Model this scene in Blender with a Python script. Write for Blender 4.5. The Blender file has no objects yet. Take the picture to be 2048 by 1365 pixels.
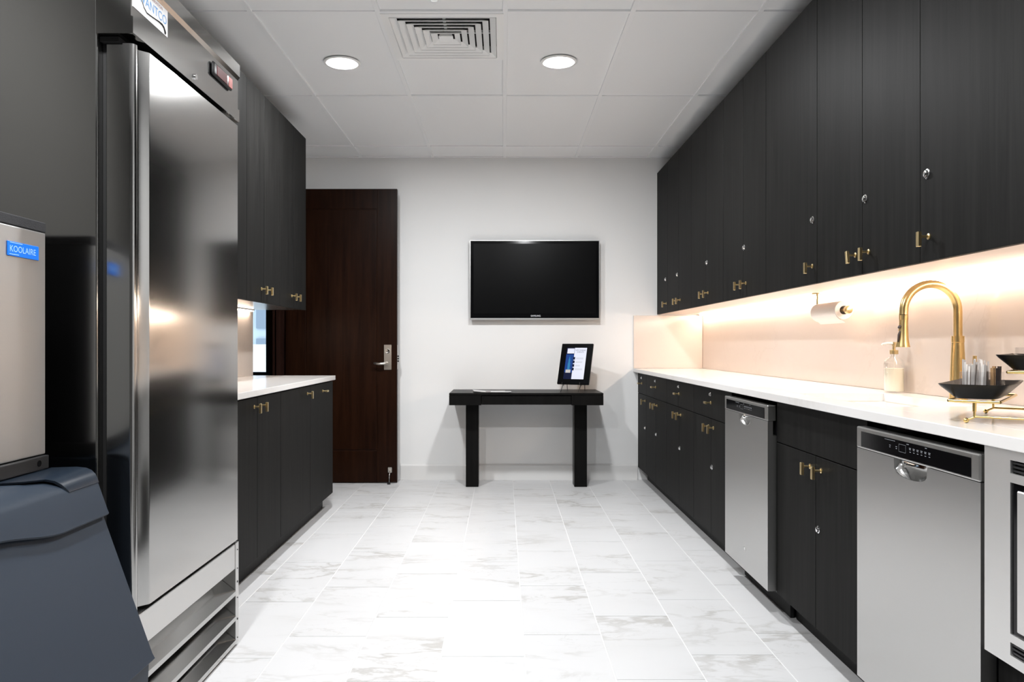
import bpy, bmesh, math, random
from mathutils import Vector, Matrix
random.seed(7)
PI = math.pi
scene = bpy.context.scene
C = scene.collection

# ------------------------------------------------------------------ camera
# one-point perspective: x right, y into the room, z up; photo taken as 2048x1365
FPX, VPX, VPY, CAMZ = 1525.0, 1007.0, 690.0, 1.13
cd = bpy.data.cameras.new('camera')
cam = bpy.data.objects.new('camera', cd); C.objects.link(cam)
cam.location = (0, 0, CAMZ); cam.rotation_euler = (PI/2, 0, 0)
cd.sensor_width = 36.0; cd.lens = 36.0*FPX/2048
cd.shift_x = (1024-VPX)/2048; cd.shift_y = (VPY-682.5)/2048
cd.clip_start = 0.02
scene.camera = cam

# ------------------------------------------------------------------ world / exposure
w = bpy.data.worlds.new('world'); scene.world = w; w.use_nodes = True
bg = w.node_tree.nodes['Background']
bg.inputs[0].default_value = (0.86, 0.94, 1.0, 1); bg.inputs[1].default_value = 2.6
scene.view_settings.view_transform = 'Standard'
scene.view_settings.look = 'None'
scene.view_settings.gamma = 1.0
scene.view_settings.use_curve_mapping = False
scene.view_settings.exposure = 0.26
DOWNLIGHT_W = 40.0      # each recessed ceiling lamp
STRIP_R = 32.0          # emission of the strip under the right wall cabinets
STRIP_L = 22.0
scene.cycles.max_bounces = 10
scene.cycles.diffuse_bounces = 6
scene.cycles.sample_clamp_indirect = 6.0
scene.cycles.caustics_reflective = False
scene.cycles.caustics_refractive = False

# ------------------------------------------------------------------ materials
MATS = {}
def mat(name, col, rough=0.5, metal=0.0, **kw):
    m = bpy.data.materials.new(name); m.use_nodes = True
    b = m.node_tree.nodes['Principled BSDF']
    b.inputs['Base Color'].default_value = (*col, 1)
    b.inputs['Roughness'].default_value = rough
    b.inputs['Metallic'].default_value = metal
    for k, v in kw.items():
        key = k.replace('_', ' ').title() if k not in ('ior',) else 'IOR'
        key = {'Emission Color': 'Emission Color', 'Coat Weight': 'Coat Weight'}.get(key, key)
        if k == 'emit':
            b.inputs['Emission Color'].default_value = (*v[0], 1); b.inputs['Emission Strength'].default_value = v[1]
        else:
            b.inputs['Specular IOR Level' if k == 'specular_ior_level' else key].default_value = v
    MATS[name] = m
    return m
def N(m, t, **kw):
    n = m.node_tree.nodes.new(t)
    for k, v in kw.items(): setattr(n, k, v)
    return n
def L(m, a, b): m.node_tree.links.new(a, b)
def coords(m, scale, rot=(0, 0, 0), rnd=0.0):
    tc = N(m, 'ShaderNodeTexCoord'); mp = N(m, 'ShaderNodeMapping')
    mp.inputs['Scale'].default_value = scale; mp.inputs['Rotation'].default_value = rot
    L(m, tc.outputs['Object'], mp.inputs['Vector'])
    if rnd:
        oi = N(m, 'ShaderNodeObjectInfo'); mu = N(m, 'ShaderNodeMath', operation='MULTIPLY')
        mu.inputs[1].default_value = rnd; L(m, oi.outputs['Random'], mu.inputs[0])
        cx = N(m, 'ShaderNodeCombineXYZ')
        L(m, mu.outputs[0], cx.inputs[0]); L(m, mu.outputs[0], cx.inputs[1]); L(m, mu.outputs[0], cx.inputs[2])
        L(m, cx.outputs[0], mp.inputs['Location'])
    return mp.outputs['Vector']
def noise(m, vec, scale, detail=4, rough=0.5, dist=0.0):
    n = N(m, 'ShaderNodeTexNoise')
    n.inputs['Scale'].default_value = scale; n.inputs['Detail'].default_value = detail
    n.inputs['Roughness'].default_value = rough; n.inputs['Distortion'].default_value = dist
    L(m, vec, n.inputs['Vector']); return n.outputs['Fac']
def ramp(m, fac, stops):
    r = N(m, 'ShaderNodeValToRGB'); e = r.color_ramp.elements
    while len(e) < len(stops): e.new(0.5)
    for el, (p, c) in zip(e, stops): el.position = p; el.color = (*c, 1)
    L(m, fac, r.inputs['Fac']); return r.outputs['Color']
def bsdf(m): return m.node_tree.nodes['Principled BSDF']
def bump(m, fac, strength, dist=0.002):
    b = N(m, 'ShaderNodeBump'); b.inputs['Strength'].default_value = strength; b.inputs['Distance'].default_value = dist
    L(m, fac, b.inputs['Height']); L(m, b.outputs['Normal'], bsdf(m).inputs['Normal'])

def wood(name, dark, light, rough, rnd=9.0, sx=38.0, sz=1.6, ior=1.18):
    m = mat(name, dark, rough); bsdf(m).inputs['IOR'].default_value = ior
    v = coords(m, (sx, sx, sz), rnd=rnd)
    f = noise(m, v, 1.0, 6, 0.62, 0.6)
    L(m, ramp(m, f, [(0.3, dark), (0.72, light)]), bsdf(m).inputs['Base Color'])
    v2 = coords(m, (sx*4, sx*4, sz*2.5), rnd=rnd); bump(m, noise(m, v2, 1.0, 3), 0.12, 0.001)
    return m
wood('cabinet_wood', (0.0065, 0.0063, 0.0060), (0.0135, 0.0131, 0.0124), 0.52, ior=1.13)
wood('cabinet_shell', (0.007, 0.0068, 0.0064), (0.012, 0.0118, 0.011), 0.45)
wood('door_wood', (0.0075, 0.0024, 0.0011), (0.020, 0.0072, 0.0032), 0.33, sx=26.0)
wood('table_wood', (0.003, 0.0029, 0.0028), (0.0065, 0.0062, 0.006), 0.36)
wood('hall_wood', (0.030, 0.013, 0.010), (0.05, 0.022, 0.016), 0.4)

def steel(name, col, rough, wave=0.0, sx=1.0, sy=1.0, sz=160.0, grain=0.06):
    m = mat(name, col, rough, 1.0)
    v = coords(m, (sx, sy, sz))
    f = noise(m, v, 3.0, 5, 0.7)
    mr = N(m, 'ShaderNodeMapRange'); mr.inputs['To Min'].default_value = rough-grain; mr.inputs['To Max'].default_value = rough+grain
    L(m, f, mr.inputs['Value']); L(m, mr.outputs[0], bsdf(m).inputs['Roughness'])
    if wave:
        v2 = coords(m, (0.7, 0.7, 2.2)); bump(m, noise(m, v2, 2.0, 1), wave, 0.01)
    return m
steel('fridge_steel', (0.45, 0.445, 0.435), 0.145, 0.05, grain=0.015)
bsdf(MATS['fridge_steel']).inputs['Anisotropic'].default_value = 0.65
steel('steel', (0.56, 0.555, 0.54), 0.30)
steel('steel_bright', (0.57, 0.565, 0.555), 0.30)
steel('panel_steel', (0.56, 0.56, 0.555), 0.46)
steel('header_steel', (0.42, 0.415, 0.405), 0.11, grain=0.01)
steel('trim_steel', (0.78, 0.775, 0.765), 0.42)
mat('steel_plain', (0.55, 0.55, 0.54), 0.25, 1.0)
mat('chrome', (0.8, 0.8, 0.8), 0.08, 1.0)
mat('nickel', (0.55, 0.52, 0.48), 0.28, 1.0)
mat('brass', (0.80, 0.63, 0.34), 0.28, 1.0)
mat('brass_faucet', (0.80, 0.58, 0.26), 0.28, 1.0)
mat('gold_wire', (0.80, 0.58, 0.22), 0.25, 1.0)
mat('black_plastic', (0.008, 0.008, 0.009), 0.4)
mat('black_gloss', (0.003, 0.003, 0.0035), 0.10, specular_ior_level=0.2)
mat('black_void', (0.003, 0.003, 0.003), 0.8)
mat('screen_black', (0.0022, 0.0022, 0.0024), 0.25, specular_ior_level=0.12)
mat('rail_black', (0.012, 0.012, 0.013), 0.45)
mat('white_paint', (0.70, 0.695, 0.685), 0.6)
mat('white_metal', (0.90, 0.90, 0.89), 0.4)
mat('print_white', (0.85, 0.87, 0.9), 0.4)
mat('print_grey', (0.35, 0.37, 0.4), 0.5); mat('print_dark', (0.06, 0.07, 0.10), 0.5)
mat('paper', (0.60, 0.60, 0.60), 0.7)
mat('paper_print', (0.22, 0.2, 0.2), 0.7)
mat('bowl_black', (0.004, 0.0036, 0.0036), 0.4, specular_ior_level=0.2)
mat('towel', (0.86, 0.80, 0.74), 0.9)
mat('soap', (0.88, 0.84, 0.70), 0.4)
mat('sink_white', (0.84, 0.82, 0.78), 0.18)
mat('red_screen', (0.12, 0.01, 0.012), 0.15)
mat('red_lens', (0.65, 0.20, 0.18), 0.2)
mat('ring_white', (0.88, 0.88, 0.86), 0.35)
mat('packet', (0.46, 0.42, 0.39), 0.6)
mat('packet_light', (0.74, 0.70, 0.66), 0.6)
mat('stir_wood', (0.38, 0.22, 0.10), 0.6)
mat('wrapper_dark', (0.03, 0.02, 0.018), 0.4)
mat('wrapper_yellow', (0.55, 0.5, 0.15), 0.5)
mat('blue_badge', (0.005, 0.17, 0.78), 0.3)
mat('badge_text', (0.35, 0.62, 0.98), 0.3)
mat('label_white', (0.72, 0.72, 0.72), 0.6)
mat('label_blue', (0.10, 0.30, 0.62), 0.6)
mat('label_red', (0.35, 0.15, 0.14), 0.6)
mat('foam', (0.022, 0.022, 0.024), 0.9)
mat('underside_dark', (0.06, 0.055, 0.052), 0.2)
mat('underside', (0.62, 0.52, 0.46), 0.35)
mat('lens', (1, 1, 1), 0.5, emit=((1.0, 0.965, 0.88), 6.0))
mat('led', (1, 1, 1), 0.5, emit=((1.0, 0.825, 0.67), STRIP_R))
mat('led_left', (1, 1, 1), 0.5, emit=((1.0, 0.825, 0.67), STRIP_L))
mat('screen_lit_white', (0.25, 0.25, 0.27), 0.3, specular_ior_level=0.1, emit=((0.80, 0.83, 1.0), 0.55))
mat('screen_lit_navy', (0.001, 0.002, 0.008), 0.3, specular_ior_level=0.1, emit=((0.004, 0.010, 0.07), 0.35))
mat('screen_lit_blue', (0.004, 0.02, 0.10), 0.3, specular_ior_level=0.1, emit=((0.01, 0.07, 0.34), 0.35))
mat('screen_lit_tower', (0.01, 0.05, 0.12), 0.3, specular_ior_level=0.1, emit=((0.03, 0.26, 0.5), 0.5))
mat('screen_lit_stone', (0.3, 0.3, 0.3), 0.3, specular_ior_level=0.1, emit=((0.45, 0.42, 0.4), 0.4))
mat('grout', (0.72, 0.72, 0.72), 0.7)
mat('facade', (0.38, 0.44, 0.50), 0.5)
mat('facade_dark', (0.16, 0.20, 0.25), 0.3)
mat('facade_line', (0.62, 0.68, 0.74), 0.4)
mat('parapet', (0.84, 0.88, 0.9), 0.6)
mat('hall_floor', (0.25, 0.23, 0.22), 0.7)
mat('sill_blue', (0.10, 0.13, 0.18), 0.3)
def glassy(name, col=(1, 1, 1), rough=0.0, ior=1.45):
    m = mat(name, col, rough); b = bsdf(m)
    b.inputs['Transmission Weight'].default_value = 1.0; b.inputs['IOR'].default_value = ior
    return m
def thin_glass(name, tint=(0.93, 0.97, 1.0), base=0.04, edge=0.6):
    m = bpy.data.materials.new(name); m.use_nodes = True; nt = m.node_tree; nt.nodes.clear()
    o = nt.nodes.new('ShaderNodeOutputMaterial'); t = nt.nodes.new('ShaderNodeBsdfTransparent'); g = nt.nodes.new('ShaderNodeBsdfGlossy')
    g.inputs['Roughness'].default_value = 0.03; mx = nt.nodes.new('ShaderNodeMixShader')
    lw = nt.nodes.new('ShaderNodeLayerWeight'); lw.inputs['Blend'].default_value = 0.25
    fr = nt.nodes.new('ShaderNodeMapRange'); fr.inputs['To Min'].default_value = base; fr.inputs['To Max'].default_value = edge
    nt.links.new(lw.outputs['Facing'], fr.inputs['Value'])
    t.inputs[0].default_value = (*tint, 1)
    nt.links.new(fr.outputs[0], mx.inputs[0]); nt.links.new(t.outputs[0], mx.inputs[1]); nt.links.new(g.outputs[0], mx.inputs[2]); nt.links.new(mx.outputs[0], o.inputs[0])
    MATS[name] = m
thin_glass('glass', (0.985, 0.985, 0.98), 0.03, 0.35); thin_glass('acrylic', (0.98, 0.98, 0.985), 0.04, 0.4)
thin_glass('window_glass')

# plastic of the ice bin: fine pebbled grain
m = mat('bin_plastic', (0.015, 0.0235, 0.037), 0.55, specular_ior_level=0.3)
v = coords(m, (1, 1, 1)); bump(m, noise(m, v, 900, 2), 0.35, 0.0006)
m = mat('bin_plastic_smooth', (0.012, 0.019, 0.030), 0.28)
m = MATS['foam']; bump(m, noise(m, coords(m, (1, 1, 1)), 400, 3), 0.6, 0.002)
# painted walls, ceiling tiles
m = mat('wall_paint', (0.80, 0.80, 0.795), 0.55)
bump(m, noise(m, coords(m, (1, 1, 1)), 260, 3), 0.06, 0.001)
m = mat('ceiling_tile', (0.88, 0.887, 0.892), 0.85)
bump(m, noise(m, coords(m, (1, 1, 1)), 600, 3), 0.10, 0.001)
mat('grid_white', (0.88, 0.887, 0.892), 0.5)
mat('back_wall', (0.09, 0.088, 0.083), 0.6)

def marble(name, base, vein, rough, rnd, scale, width, amount, soft, coat=0.0):
    m = mat(name, base, rough); b = bsdf(m)
    if coat: b.inputs['Coat Weight'].default_value = coat; b.inputs['Coat Roughness'].default_value = 0.06
    v = coords(m, scale, rot=(0.2, 0.3, 0.75), rnd=rnd)
    def line(sc, wd, dist):
        n = noise(m, v, sc, 7, 0.58, dist)
        s = N(m, 'ShaderNodeMath', operation='SUBTRACT'); s.inputs[1].default_value = 0.5; L(m, n, s.inputs[0])
        a = N(m, 'ShaderNodeMath', operation='ABSOLUTE'); L(m, s.outputs[0], a.inputs[0])
        mr = N(m, 'ShaderNodeMapRange'); mr.interpolation_type = 'SMOOTHSTEP'
        mr.inputs['From Min'].default_value = 0.0; mr.inputs['From Max'].default_value = wd
        mr.inputs['To Min'].default_value = 1.0; mr.inputs['To Max'].default_value = 0.0
        L(m, a.outputs[0], mr.inputs['Value']); return mr.outputs[0]
    l1 = line(1.15, width, 0.35); l2 = line(2.1, width*0.45, 0.5)
    mask = noise(m, v, 0.8, 2)
    mr = N(m, 'ShaderNodeMapRange'); mr.inputs['From Min'].default_value = 0.42; mr.inputs['From Max'].default_value = 0.62
    L(m, mask, mr.inputs['Value'])
    l2m = N(m, 'ShaderNodeMath', operation='MULTIPLY'); L(m, l2, l2m.inputs[0]); l2m.inputs[1].default_value = 0.5
    ad = N(m, 'ShaderNodeMath', operation='MAXIMUM'); L(m, l1, ad.inputs[0]); L(m, l2m.outputs[0], ad.inputs[1])
    mu = N(m, 'ShaderNodeMath', operation='MULTIPLY'); L(m, ad.outputs[0], mu.inputs[0]); L(m, mr.outputs[0], mu.inputs[1])
    cl = noise(m, v, 1.6, 5)
    c2 = N(m, 'ShaderNodeMapRange'); c2.inputs['From Min'].default_value = 0.45; c2.inputs['From Max'].default_value = 0.8; c2.inputs['To Max'].default_value = soft
    L(m, cl, c2.inputs['Value'])
    sc = N(m, 'ShaderNodeMath', operation='MULTIPLY_ADD'); L(m, mu.outputs[0], sc.inputs[0]); sc.inputs[1].default_value = amount; L(m, c2.outputs[0], sc.inputs[2])
    mx = N(m, 'ShaderNodeMix', data_type='RGBA'); L(m, sc.outputs[0], mx.inputs['Factor'])
    mx.inputs['A'].default_value = (*base, 1); mx.inputs['B'].default_value = (*vein, 1)
    L(m, mx.outputs['Result'], b.inputs['Base Color'])
    return m
marble('floor_marble', (0.61, 0.61, 0.615), (0.335, 0.32, 0.295), 0.42, 61.0, (1.5, 4.0, 2.5), 0.036, 0.55, 0.10)
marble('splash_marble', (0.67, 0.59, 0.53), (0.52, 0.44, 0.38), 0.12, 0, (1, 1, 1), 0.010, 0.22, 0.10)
marble('counter_quartz', (0.72, 0.705, 0.69), (0.60, 0.565, 0.53), 0.14, 0, (1, 1, 1), 0.02, 0.3, 0.06)

# ------------------------------------------------------------------ mesh helpers
WO = {}
def box(bm, x0, x1, y0, y1, z0, z1, bev=0.0, seg=2):
    x0, x1 = min(x0, x1), max(x0, x1); y0, y1 = min(y0, y1), max(y0, y1); z0, z1 = min(z0, z1), max(z0, z1)
    vs = [bm.verts.new(p) for p in ((x0,y0,z0),(x1,y0,z0),(x1,y1,z0),(x0,y1,z0),(x0,y0,z1),(x1,y0,z1),(x1,y1,z1),(x0,y1,z1))]
    fs = [bm.faces.new([vs[i] for i in f]) for f in ((3,2,1,0),(4,5,6,7),(0,1,5,4),(1,2,6,5),(2,3,7,6),(3,0,4,7))]
    if bev:
        es = set(e for f in fs for e in f.edges)
        bmesh.ops.bevel(bm, geom=list(es), offset=bev, segments=seg, affect='EDGES', profile=0.5)
    return bm
def B(x0, x1, y0, y1, z0, z1, bev=0.0, seg=2): return box(bmesh.new(), x0, x1, y0, y1, z0, z1, bev, seg)
def tube(bm, pts, rads, seg=12, caps=True):
    pts = [Vector(p) for p in pts]
    if not isinstance(rads, (list, tuple)): rads = [rads]*len(pts)
    n = len(pts); tan = []
    for i in range(n):
        a = pts[max(i-1, 0)]; b = pts[min(i+1, n-1)]; d = b-a
        if d.length < 1e-9: d = tan[-1] if tan else Vector((0, 0, 1))
        tan.append(d.normalized())
    t0 = tan[0]; ref = Vector((0, 1, 0)) if abs(t0.y) < 0.9 else Vector((1, 0, 0))
    nrm = t0.cross(ref).normalized(); rings = []
    for i in range(n):
        t = tan[i]; nrm = (nrm - t*nrm.dot(t)).normalized(); bi = t.cross(nrm)
        rings.append([bm.verts.new(pts[i] + (nrm*math.cos(2*PI*k/seg) + bi*math.sin(2*PI*k/seg))*max(rads[i], 1e-5)) for k in range(seg)])
    for i in range(n-1):
        for k in range(seg):
            k2 = (k+1) % seg
            bm.faces.new((rings[i][k], rings[i][k2], rings[i+1][k2], rings[i+1][k]))
    if caps: bm.faces.new(rings[0][::-1]); bm.faces.new(rings[-1])
    return bm
def T(pts, rads, seg=12, caps=True): return tube(bmesh.new(), pts, rads, seg, caps)
def prism(bm, poly, axis, a0, a1):
    def P(u, v, a): return {'x': (a, u, v), 'y': (u, a, v), 'z': (u, v, a)}[axis]
    r0 = [bm.verts.new(P(u, v, a0)) for u, v in poly]; r1 = [bm.verts.new(P(u, v, a1)) for u, v in poly]
    n = len(poly)
    for i in range(n): bm.faces.new((r0[i], r0[(i+1) % n], r1[(i+1) % n], r1[i]))
    bm.faces.new(r0[::-1]); bm.faces.new(r1)
    return bm
def PR(poly, axis, a0, a1): return prism(bmesh.new(), poly, axis, a0, a1)
def lathe(bm, prof, cx, cy, seg=24):
    rings = []
    for r, z in prof:
        rings.append([bm.verts.new((cx+max(r, 1e-5)*math.cos(2*PI*k/seg), cy+max(r, 1e-5)*math.sin(2*PI*k/seg), z)) for k in range(seg)])
    for i in range(len(prof)-1):
        for k in range(seg):
            k2 = (k+1) % seg; bm.faces.new((rings[i][k], rings[i][k2], rings[i+1][k2], rings[i+1][k]))
    return bm
def obj(name, bm, material, parent=None, smooth=None, keep_normals=False):
    if not keep_normals: bmesh.ops.recalc_face_normals(bm, faces=bm.faces[:])
    me = bpy.data.meshes.new(name); bm.to_mesh(me); bm.free()
    xs = [v.co for v in me.vertices]
    lo = Vector((min(c.x for c in xs), min(c.y for c in xs), min(c.z for c in xs)))
    hi = Vector((max(c.x for c in xs), max(c.y for c in xs), max(c.z for c in xs)))
    org = Vector(((lo.x+hi.x)/2, (lo.y+hi.y)/2, lo.z))
    me.transform(Matrix.Translation(-org))
    me.materials.append(MATS[material])
    if smooth:
        for p in me.polygons: p.use_smooth = True
        me.set_sharp_from_angle(angle=math.radians(smooth))
    o = bpy.data.objects.new(name, me); C.objects.link(o)
    if parent is not None:
        o.parent = parent; o.location = org - WO[parent.name]
    else: o.location = org
    WO[o.name] = org
    return o
def tag(o, label=None, cat=None, group=None, kind=None):
    if label: o['label'] = label
    if cat: o['category'] = cat
    if group: o['group'] = group
    if kind: o['kind'] = kind
    return o
def thing(name, label, cat, loc, group=None):
    o = bpy.data.objects.new(name, None); C.objects.link(o); o.location = loc; o.empty_display_size = 0.05
    WO[o.name] = Vector(loc); return tag(o, label, cat, group)
def struct(name, bm, material, label, cat='wall', smooth=None):
    return tag(obj(name, bm, material, None, smooth), label, cat, kind='structure')
def text_bm(txt, size, origin, u, v, n, depth=0.0006, align='LEFT', sx=1.0, bm=None):
    cu = bpy.data.curves.new('t', 'FONT'); cu.body = txt; cu.size = size; cu.align_x = align; cu.resolution_u = 3
    ob = bpy.data.objects.new('t', cu); C.objects.link(ob)
    me = bpy.data.meshes.new_from_object(ob.evaluated_get(bpy.context.evaluated_depsgraph_get()))
    bpy.data.objects.remove(ob); bpy.data.curves.remove(cu)
    origin, u, v, n = Vector(origin), Vector(u), Vector(v), Vector(n)
    bm = bm or bmesh.new()
    vs = [bm.verts.new(origin + u*(p.co.x*sx) + v*p.co.y + n*depth) for p in me.vertices]
    for p in me.polygons:
        try: bm.faces.new([vs[i] for i in p.vertices])
        except ValueError: pass
    bpy.data.meshes.remove(me)
    return bm
def quad_bm(origin, u, v, n, rects, depth=0.0006, bm=None):
    bm = bm or bmesh.new(); origin, u, v, n = Vector(origin), Vector(u), Vector(v), Vector(n)
    for (a0, a1, b0, b1) in rects:
        bm.faces.new([bm.verts.new(origin+u*a+v*b+n*depth) for a, b in ((a0, b0), (a1, b0), (a1, b1), (a0, b1))])
    return bm

# ------------------------------------------------------------------ dimensions
YW = 6.382           # far wall
XR, XL = 1.675, -1.75
YB = -1.3            # wall behind the camera
ZC = 2.695
XFR, XCR = 1.125, 1.085   # right base fronts, right counter edge
ZTR = 0.933               # right counter top
XUR = 1.285               # right wall-cabinet fronts
XFL, XCL = -1.18, -1.165
ZTL = 0.917
XUL = -1.367
YEND = 5.27               # far end of the left cabinets

# ------------------------------------------------------------------ floor
floor = struct('floor', B(XL-2.4, XR+0.12, YB, 8.2, -0.10, -0.0016), 'grout', 'white marble tile floor with pale grout lines', 'floor')
TW, TL, GR = 0.3032, 0.603, 0.0045
tile_mesh_cache = {}
def floor_tile(x0, x1, y0, y1):
    key = (round(x1-x0, 4), round(y1-y0, 4))
    if key in tile_mesh_cache:
        me = tile_mesh_cache[key]
        o = bpy.data.objects.new('tile', me); C.objects.link(o)
        o.parent = floor; o.location = Vector(((x0+x1)/2, (y0+y1)/2, -0.0016)) - WO['floor']
        return o
    o = obj('tile', B(x0, x1, y0, y1, -0.0016, 0.0, 0.0004, 1), 'floor_marble', floor)
    tile_mesh_cache[key] = o.data
    return o
for k in range(-6, 6):
    xa = 0.0766 + TW*k; xb = xa + TW
    xa2, xb2 = max(xa+GR/2, XL+0.002), min(xb-GR/2, XR-0.002)
    if xb2 - xa2 < 0.02: continue
    phase = 5.38 + 0.206*k
    j = math.floor((YB-phase)/TL)
    while phase + j*TL < YW:
        ya, yb = phase + j*TL + GR/2, phase + (j+1)*TL - GR/2
        ya, yb = max(ya, YB+0.002), min(yb, YW-0.002)
        if yb-ya > 0.02: floor_tile(xa2, xb2, ya, yb)
        j += 1

# ------------------------------------------------------------------ walls
struct('wall_far', B(XL-0.12, XR+0.12, YW, YW+0.12, 0, 2.85), 'wall_paint', 'white painted far wall behind the television')
struct('wall_right', B(XR, XR+0.12, YB-0.12, YW, 0, 2.85), 'wall_paint', 'white wall behind the right row of cabinets')
DY0, DY1, DZ = 5.305, 6.275, 2.42
bm = bmesh.new(); box(bm, XL-0.12, XL, YB-0.12, DY0, 0, 2.85); box(bm, XL-0.12, XL, DY0, DY1, DZ, 2.85); box(bm, XL-0.12, XL, DY1, YW, 0, 2.85)
struct('wall_left', bm, 'wall_paint', 'white left wall with the open doorway near its far end')
struct('wall_back', B(XL, XR, YB-0.12, YB, 0, 2.85), 'back_wall', 'charcoal wall behind the viewpoint')
struct('added_dark_panel', B(XL, XL+0.012, YB, 2.055, 0, 2.69), 'back_wall', 'unseen charcoal panel added behind the ice machine to darken the refrigerator reflection', 'wall panel')  # added lining so the refrigerator side reflects something dark, not white wall
bm = bmesh.new()
box(bm, -0.86, 1.12, YW-0.014, YW-0.001, 0, 0.118); prism(bm, [(YW-0.014, 0.118), (YW-0.001, 0.118), (YW-0.001, 0.130), (YW-0.006, 0.130)], 'x', -0.86, 1.12)
struct('baseboard_far', bm, 'white_paint', 'white baseboard along the foot of the far wall', 'baseboard')
# door frame lining
bm = bmesh.new()
box(bm, XL-0.13, XL+0.004, DY1-0.004, DY1+0.03, 0, DZ); box(bm, XL-0.13, XL+0.004, DY0-0.012, DY0+0.004, 0, DZ); box(bm, XL-0.13, XL+0.004, DY0, DY1, DZ-0.02, DZ+0.01)
box(bm, XL-0.15, XL-0.121, DY1-0.004, DY1+0.07, 0, DZ+0.05)
struct('trim_1', bm, 'hall_wood', 'dark brown wooden lining of the doorway', 'door frame')
# splash panels
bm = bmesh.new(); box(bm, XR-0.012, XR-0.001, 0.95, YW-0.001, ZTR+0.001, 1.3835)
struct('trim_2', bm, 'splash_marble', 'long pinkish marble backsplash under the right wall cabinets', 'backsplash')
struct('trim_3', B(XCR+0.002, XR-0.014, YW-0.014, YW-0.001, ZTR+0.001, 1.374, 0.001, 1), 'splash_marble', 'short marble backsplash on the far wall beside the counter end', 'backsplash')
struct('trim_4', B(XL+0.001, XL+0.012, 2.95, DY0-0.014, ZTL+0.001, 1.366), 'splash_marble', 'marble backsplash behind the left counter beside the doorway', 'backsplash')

# ------------------------------------------------------------------ ceiling: grid and panels
ceil = struct('ceiling', B(XL-0.12, XR+0.12, YB-0.12, YW+0.12, 2.79, 2.85), 'black_void', 'suspended ceiling of white panels in a white grid', 'ceiling')
GX = [0.008 + 0.6*k for k in range(-2, 3)]
GY = [6.027 - 1.218*k for k in range(0, 7)]
GY = [y for y in GY if y > YB+0.05]
bx = [XL] + GX + [XR]; by = [YB] + sorted(GY) + [YW]
for x in GX: obj('grid_bar', B(x-0.012, x+0.012, YB, YW, ZC, ZC+0.012, 0.001, 1), 'grid_white', ceil)
for y in GY:
    for i in range(len(bx)-1):
        a = bx[i] + (0.012 if i else 0); b = bx[i+1] - (0.012 if i < len(bx)-2 else 0)
        obj('grid_bar', B(a, b, y-0.012, y+0.012, ZC+0.0005, ZC+0.012), 'grid_white', ceil)
bm = bmesh.new()
box(bm, XL, XL+0.02, YB, YW, ZC-0.001, ZC+0.012); box(bm, XR-0.02, XR, YB, YW, ZC-0.001, ZC+0.012); box(bm, XL+0.02, XR-0.02, YW-0.02, YW, ZC-0.001, ZC+0.012)
obj('wall_angle', bm, 'grid_white', ceil)
LAMPS = [(-0.896, 4.235), (0.306, 4.22), (-0.896, 1.42), (0.306, 1.42)]
LR = 0.083
def panel_with_hole(x0, x1, y0, y1, z, holes):
    bm = bmesh.new()
    if not holes: return box(bm, x0, x1, y0, y1, z, z+0.012)
    (hx, hy) = holes[0]; seg = 32; inner = []; outer = []
    for k in range(seg):
        t = 2*PI*(k+0.5)/seg; c, s = math.cos(t), math.sin(t)
        inner.append((hx+LR*c, hy+LR*s))
        rs = []
        if c > 1e-6: rs.append((x1-hx)/c)
        if c < -1e-6: rs.append((x0-hx)/c)
        if s > 1e-6: rs.append((y1-hy)/s)
        if s < -1e-6: rs.append((y0-hy)/s)
        r = min(rs); outer.append((hx+r*c, hy+r*s))
    vi = [bm.verts.new((*p, z)) for p in inner]; vo = [bm.verts.new((*p, z)) for p in outer]
    vt = [bm.verts.new((*p, z+0.012)) for p in inner]
    for k in range(seg):
        k2 = (k+1) % seg
        bm.faces.new((vi[k], vi[k2], vo[k2], vo[k])); bm.faces.new((vi[k], vi[k2], vt[k2], vt[k]))
    # the four corners
    for cx, cy in ((x0, y0), (x1, y0), (x1, y1), (x0, y1)):
        for k in range(seg):
            k2 = (k+1) % seg; p, q = outer[k], outer[k2]
            on = lambda pt, c, i: abs(pt[i]-c) < 1e-6
            if (on(p, cx, 0) and on(q, cy, 1)) or (on(p, cy, 1) and on(q, cx, 0)):
                bm.faces.new((vo[k], vo[k2], bm.verts.new((cx, cy, z))))
    return bm
VX0, VX1, VY0, VY1 = GX[1]+0.012, GX[2]-0.012, 3.591+0.012, 3.591+0.012+0.576
raise_rnd = random.Random(3)
for i in range(len(bx)-1):
    for j in range(len(by)-1):
        x0, x1 = bx[i]+(0.012 if i else 0.0), bx[i+1]-(0.012 if i < len(bx)-2 else 0.0)
        y0, y1 = by[j]+(0.012 if j else 0.0), by[j+1]-(0.012 if j < len(by)-2 else 0.0)
        z = ZC + 0.0055 + raise_rnd.choice([0, 0, 0.001, 0.003, 0.005])
        holes = [h for h in LAMPS if x0 < h[0] < x1 and y0 < h[1] < y1]
        if abs(x0-VX0) < 0.02 and abs(y0-VY0) < 0.05:
            y0 = VY1 + 0.004; z = ZC+0.011
        obj('ceiling_panel', panel_with_hole(x0-0.002 if i else x0, x1+0.002 if i < len(bx)-2 else x1, y0-0.002, y1+0.002, z, holes), 'ceiling_tile', ceil, keep_normals=False)

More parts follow.
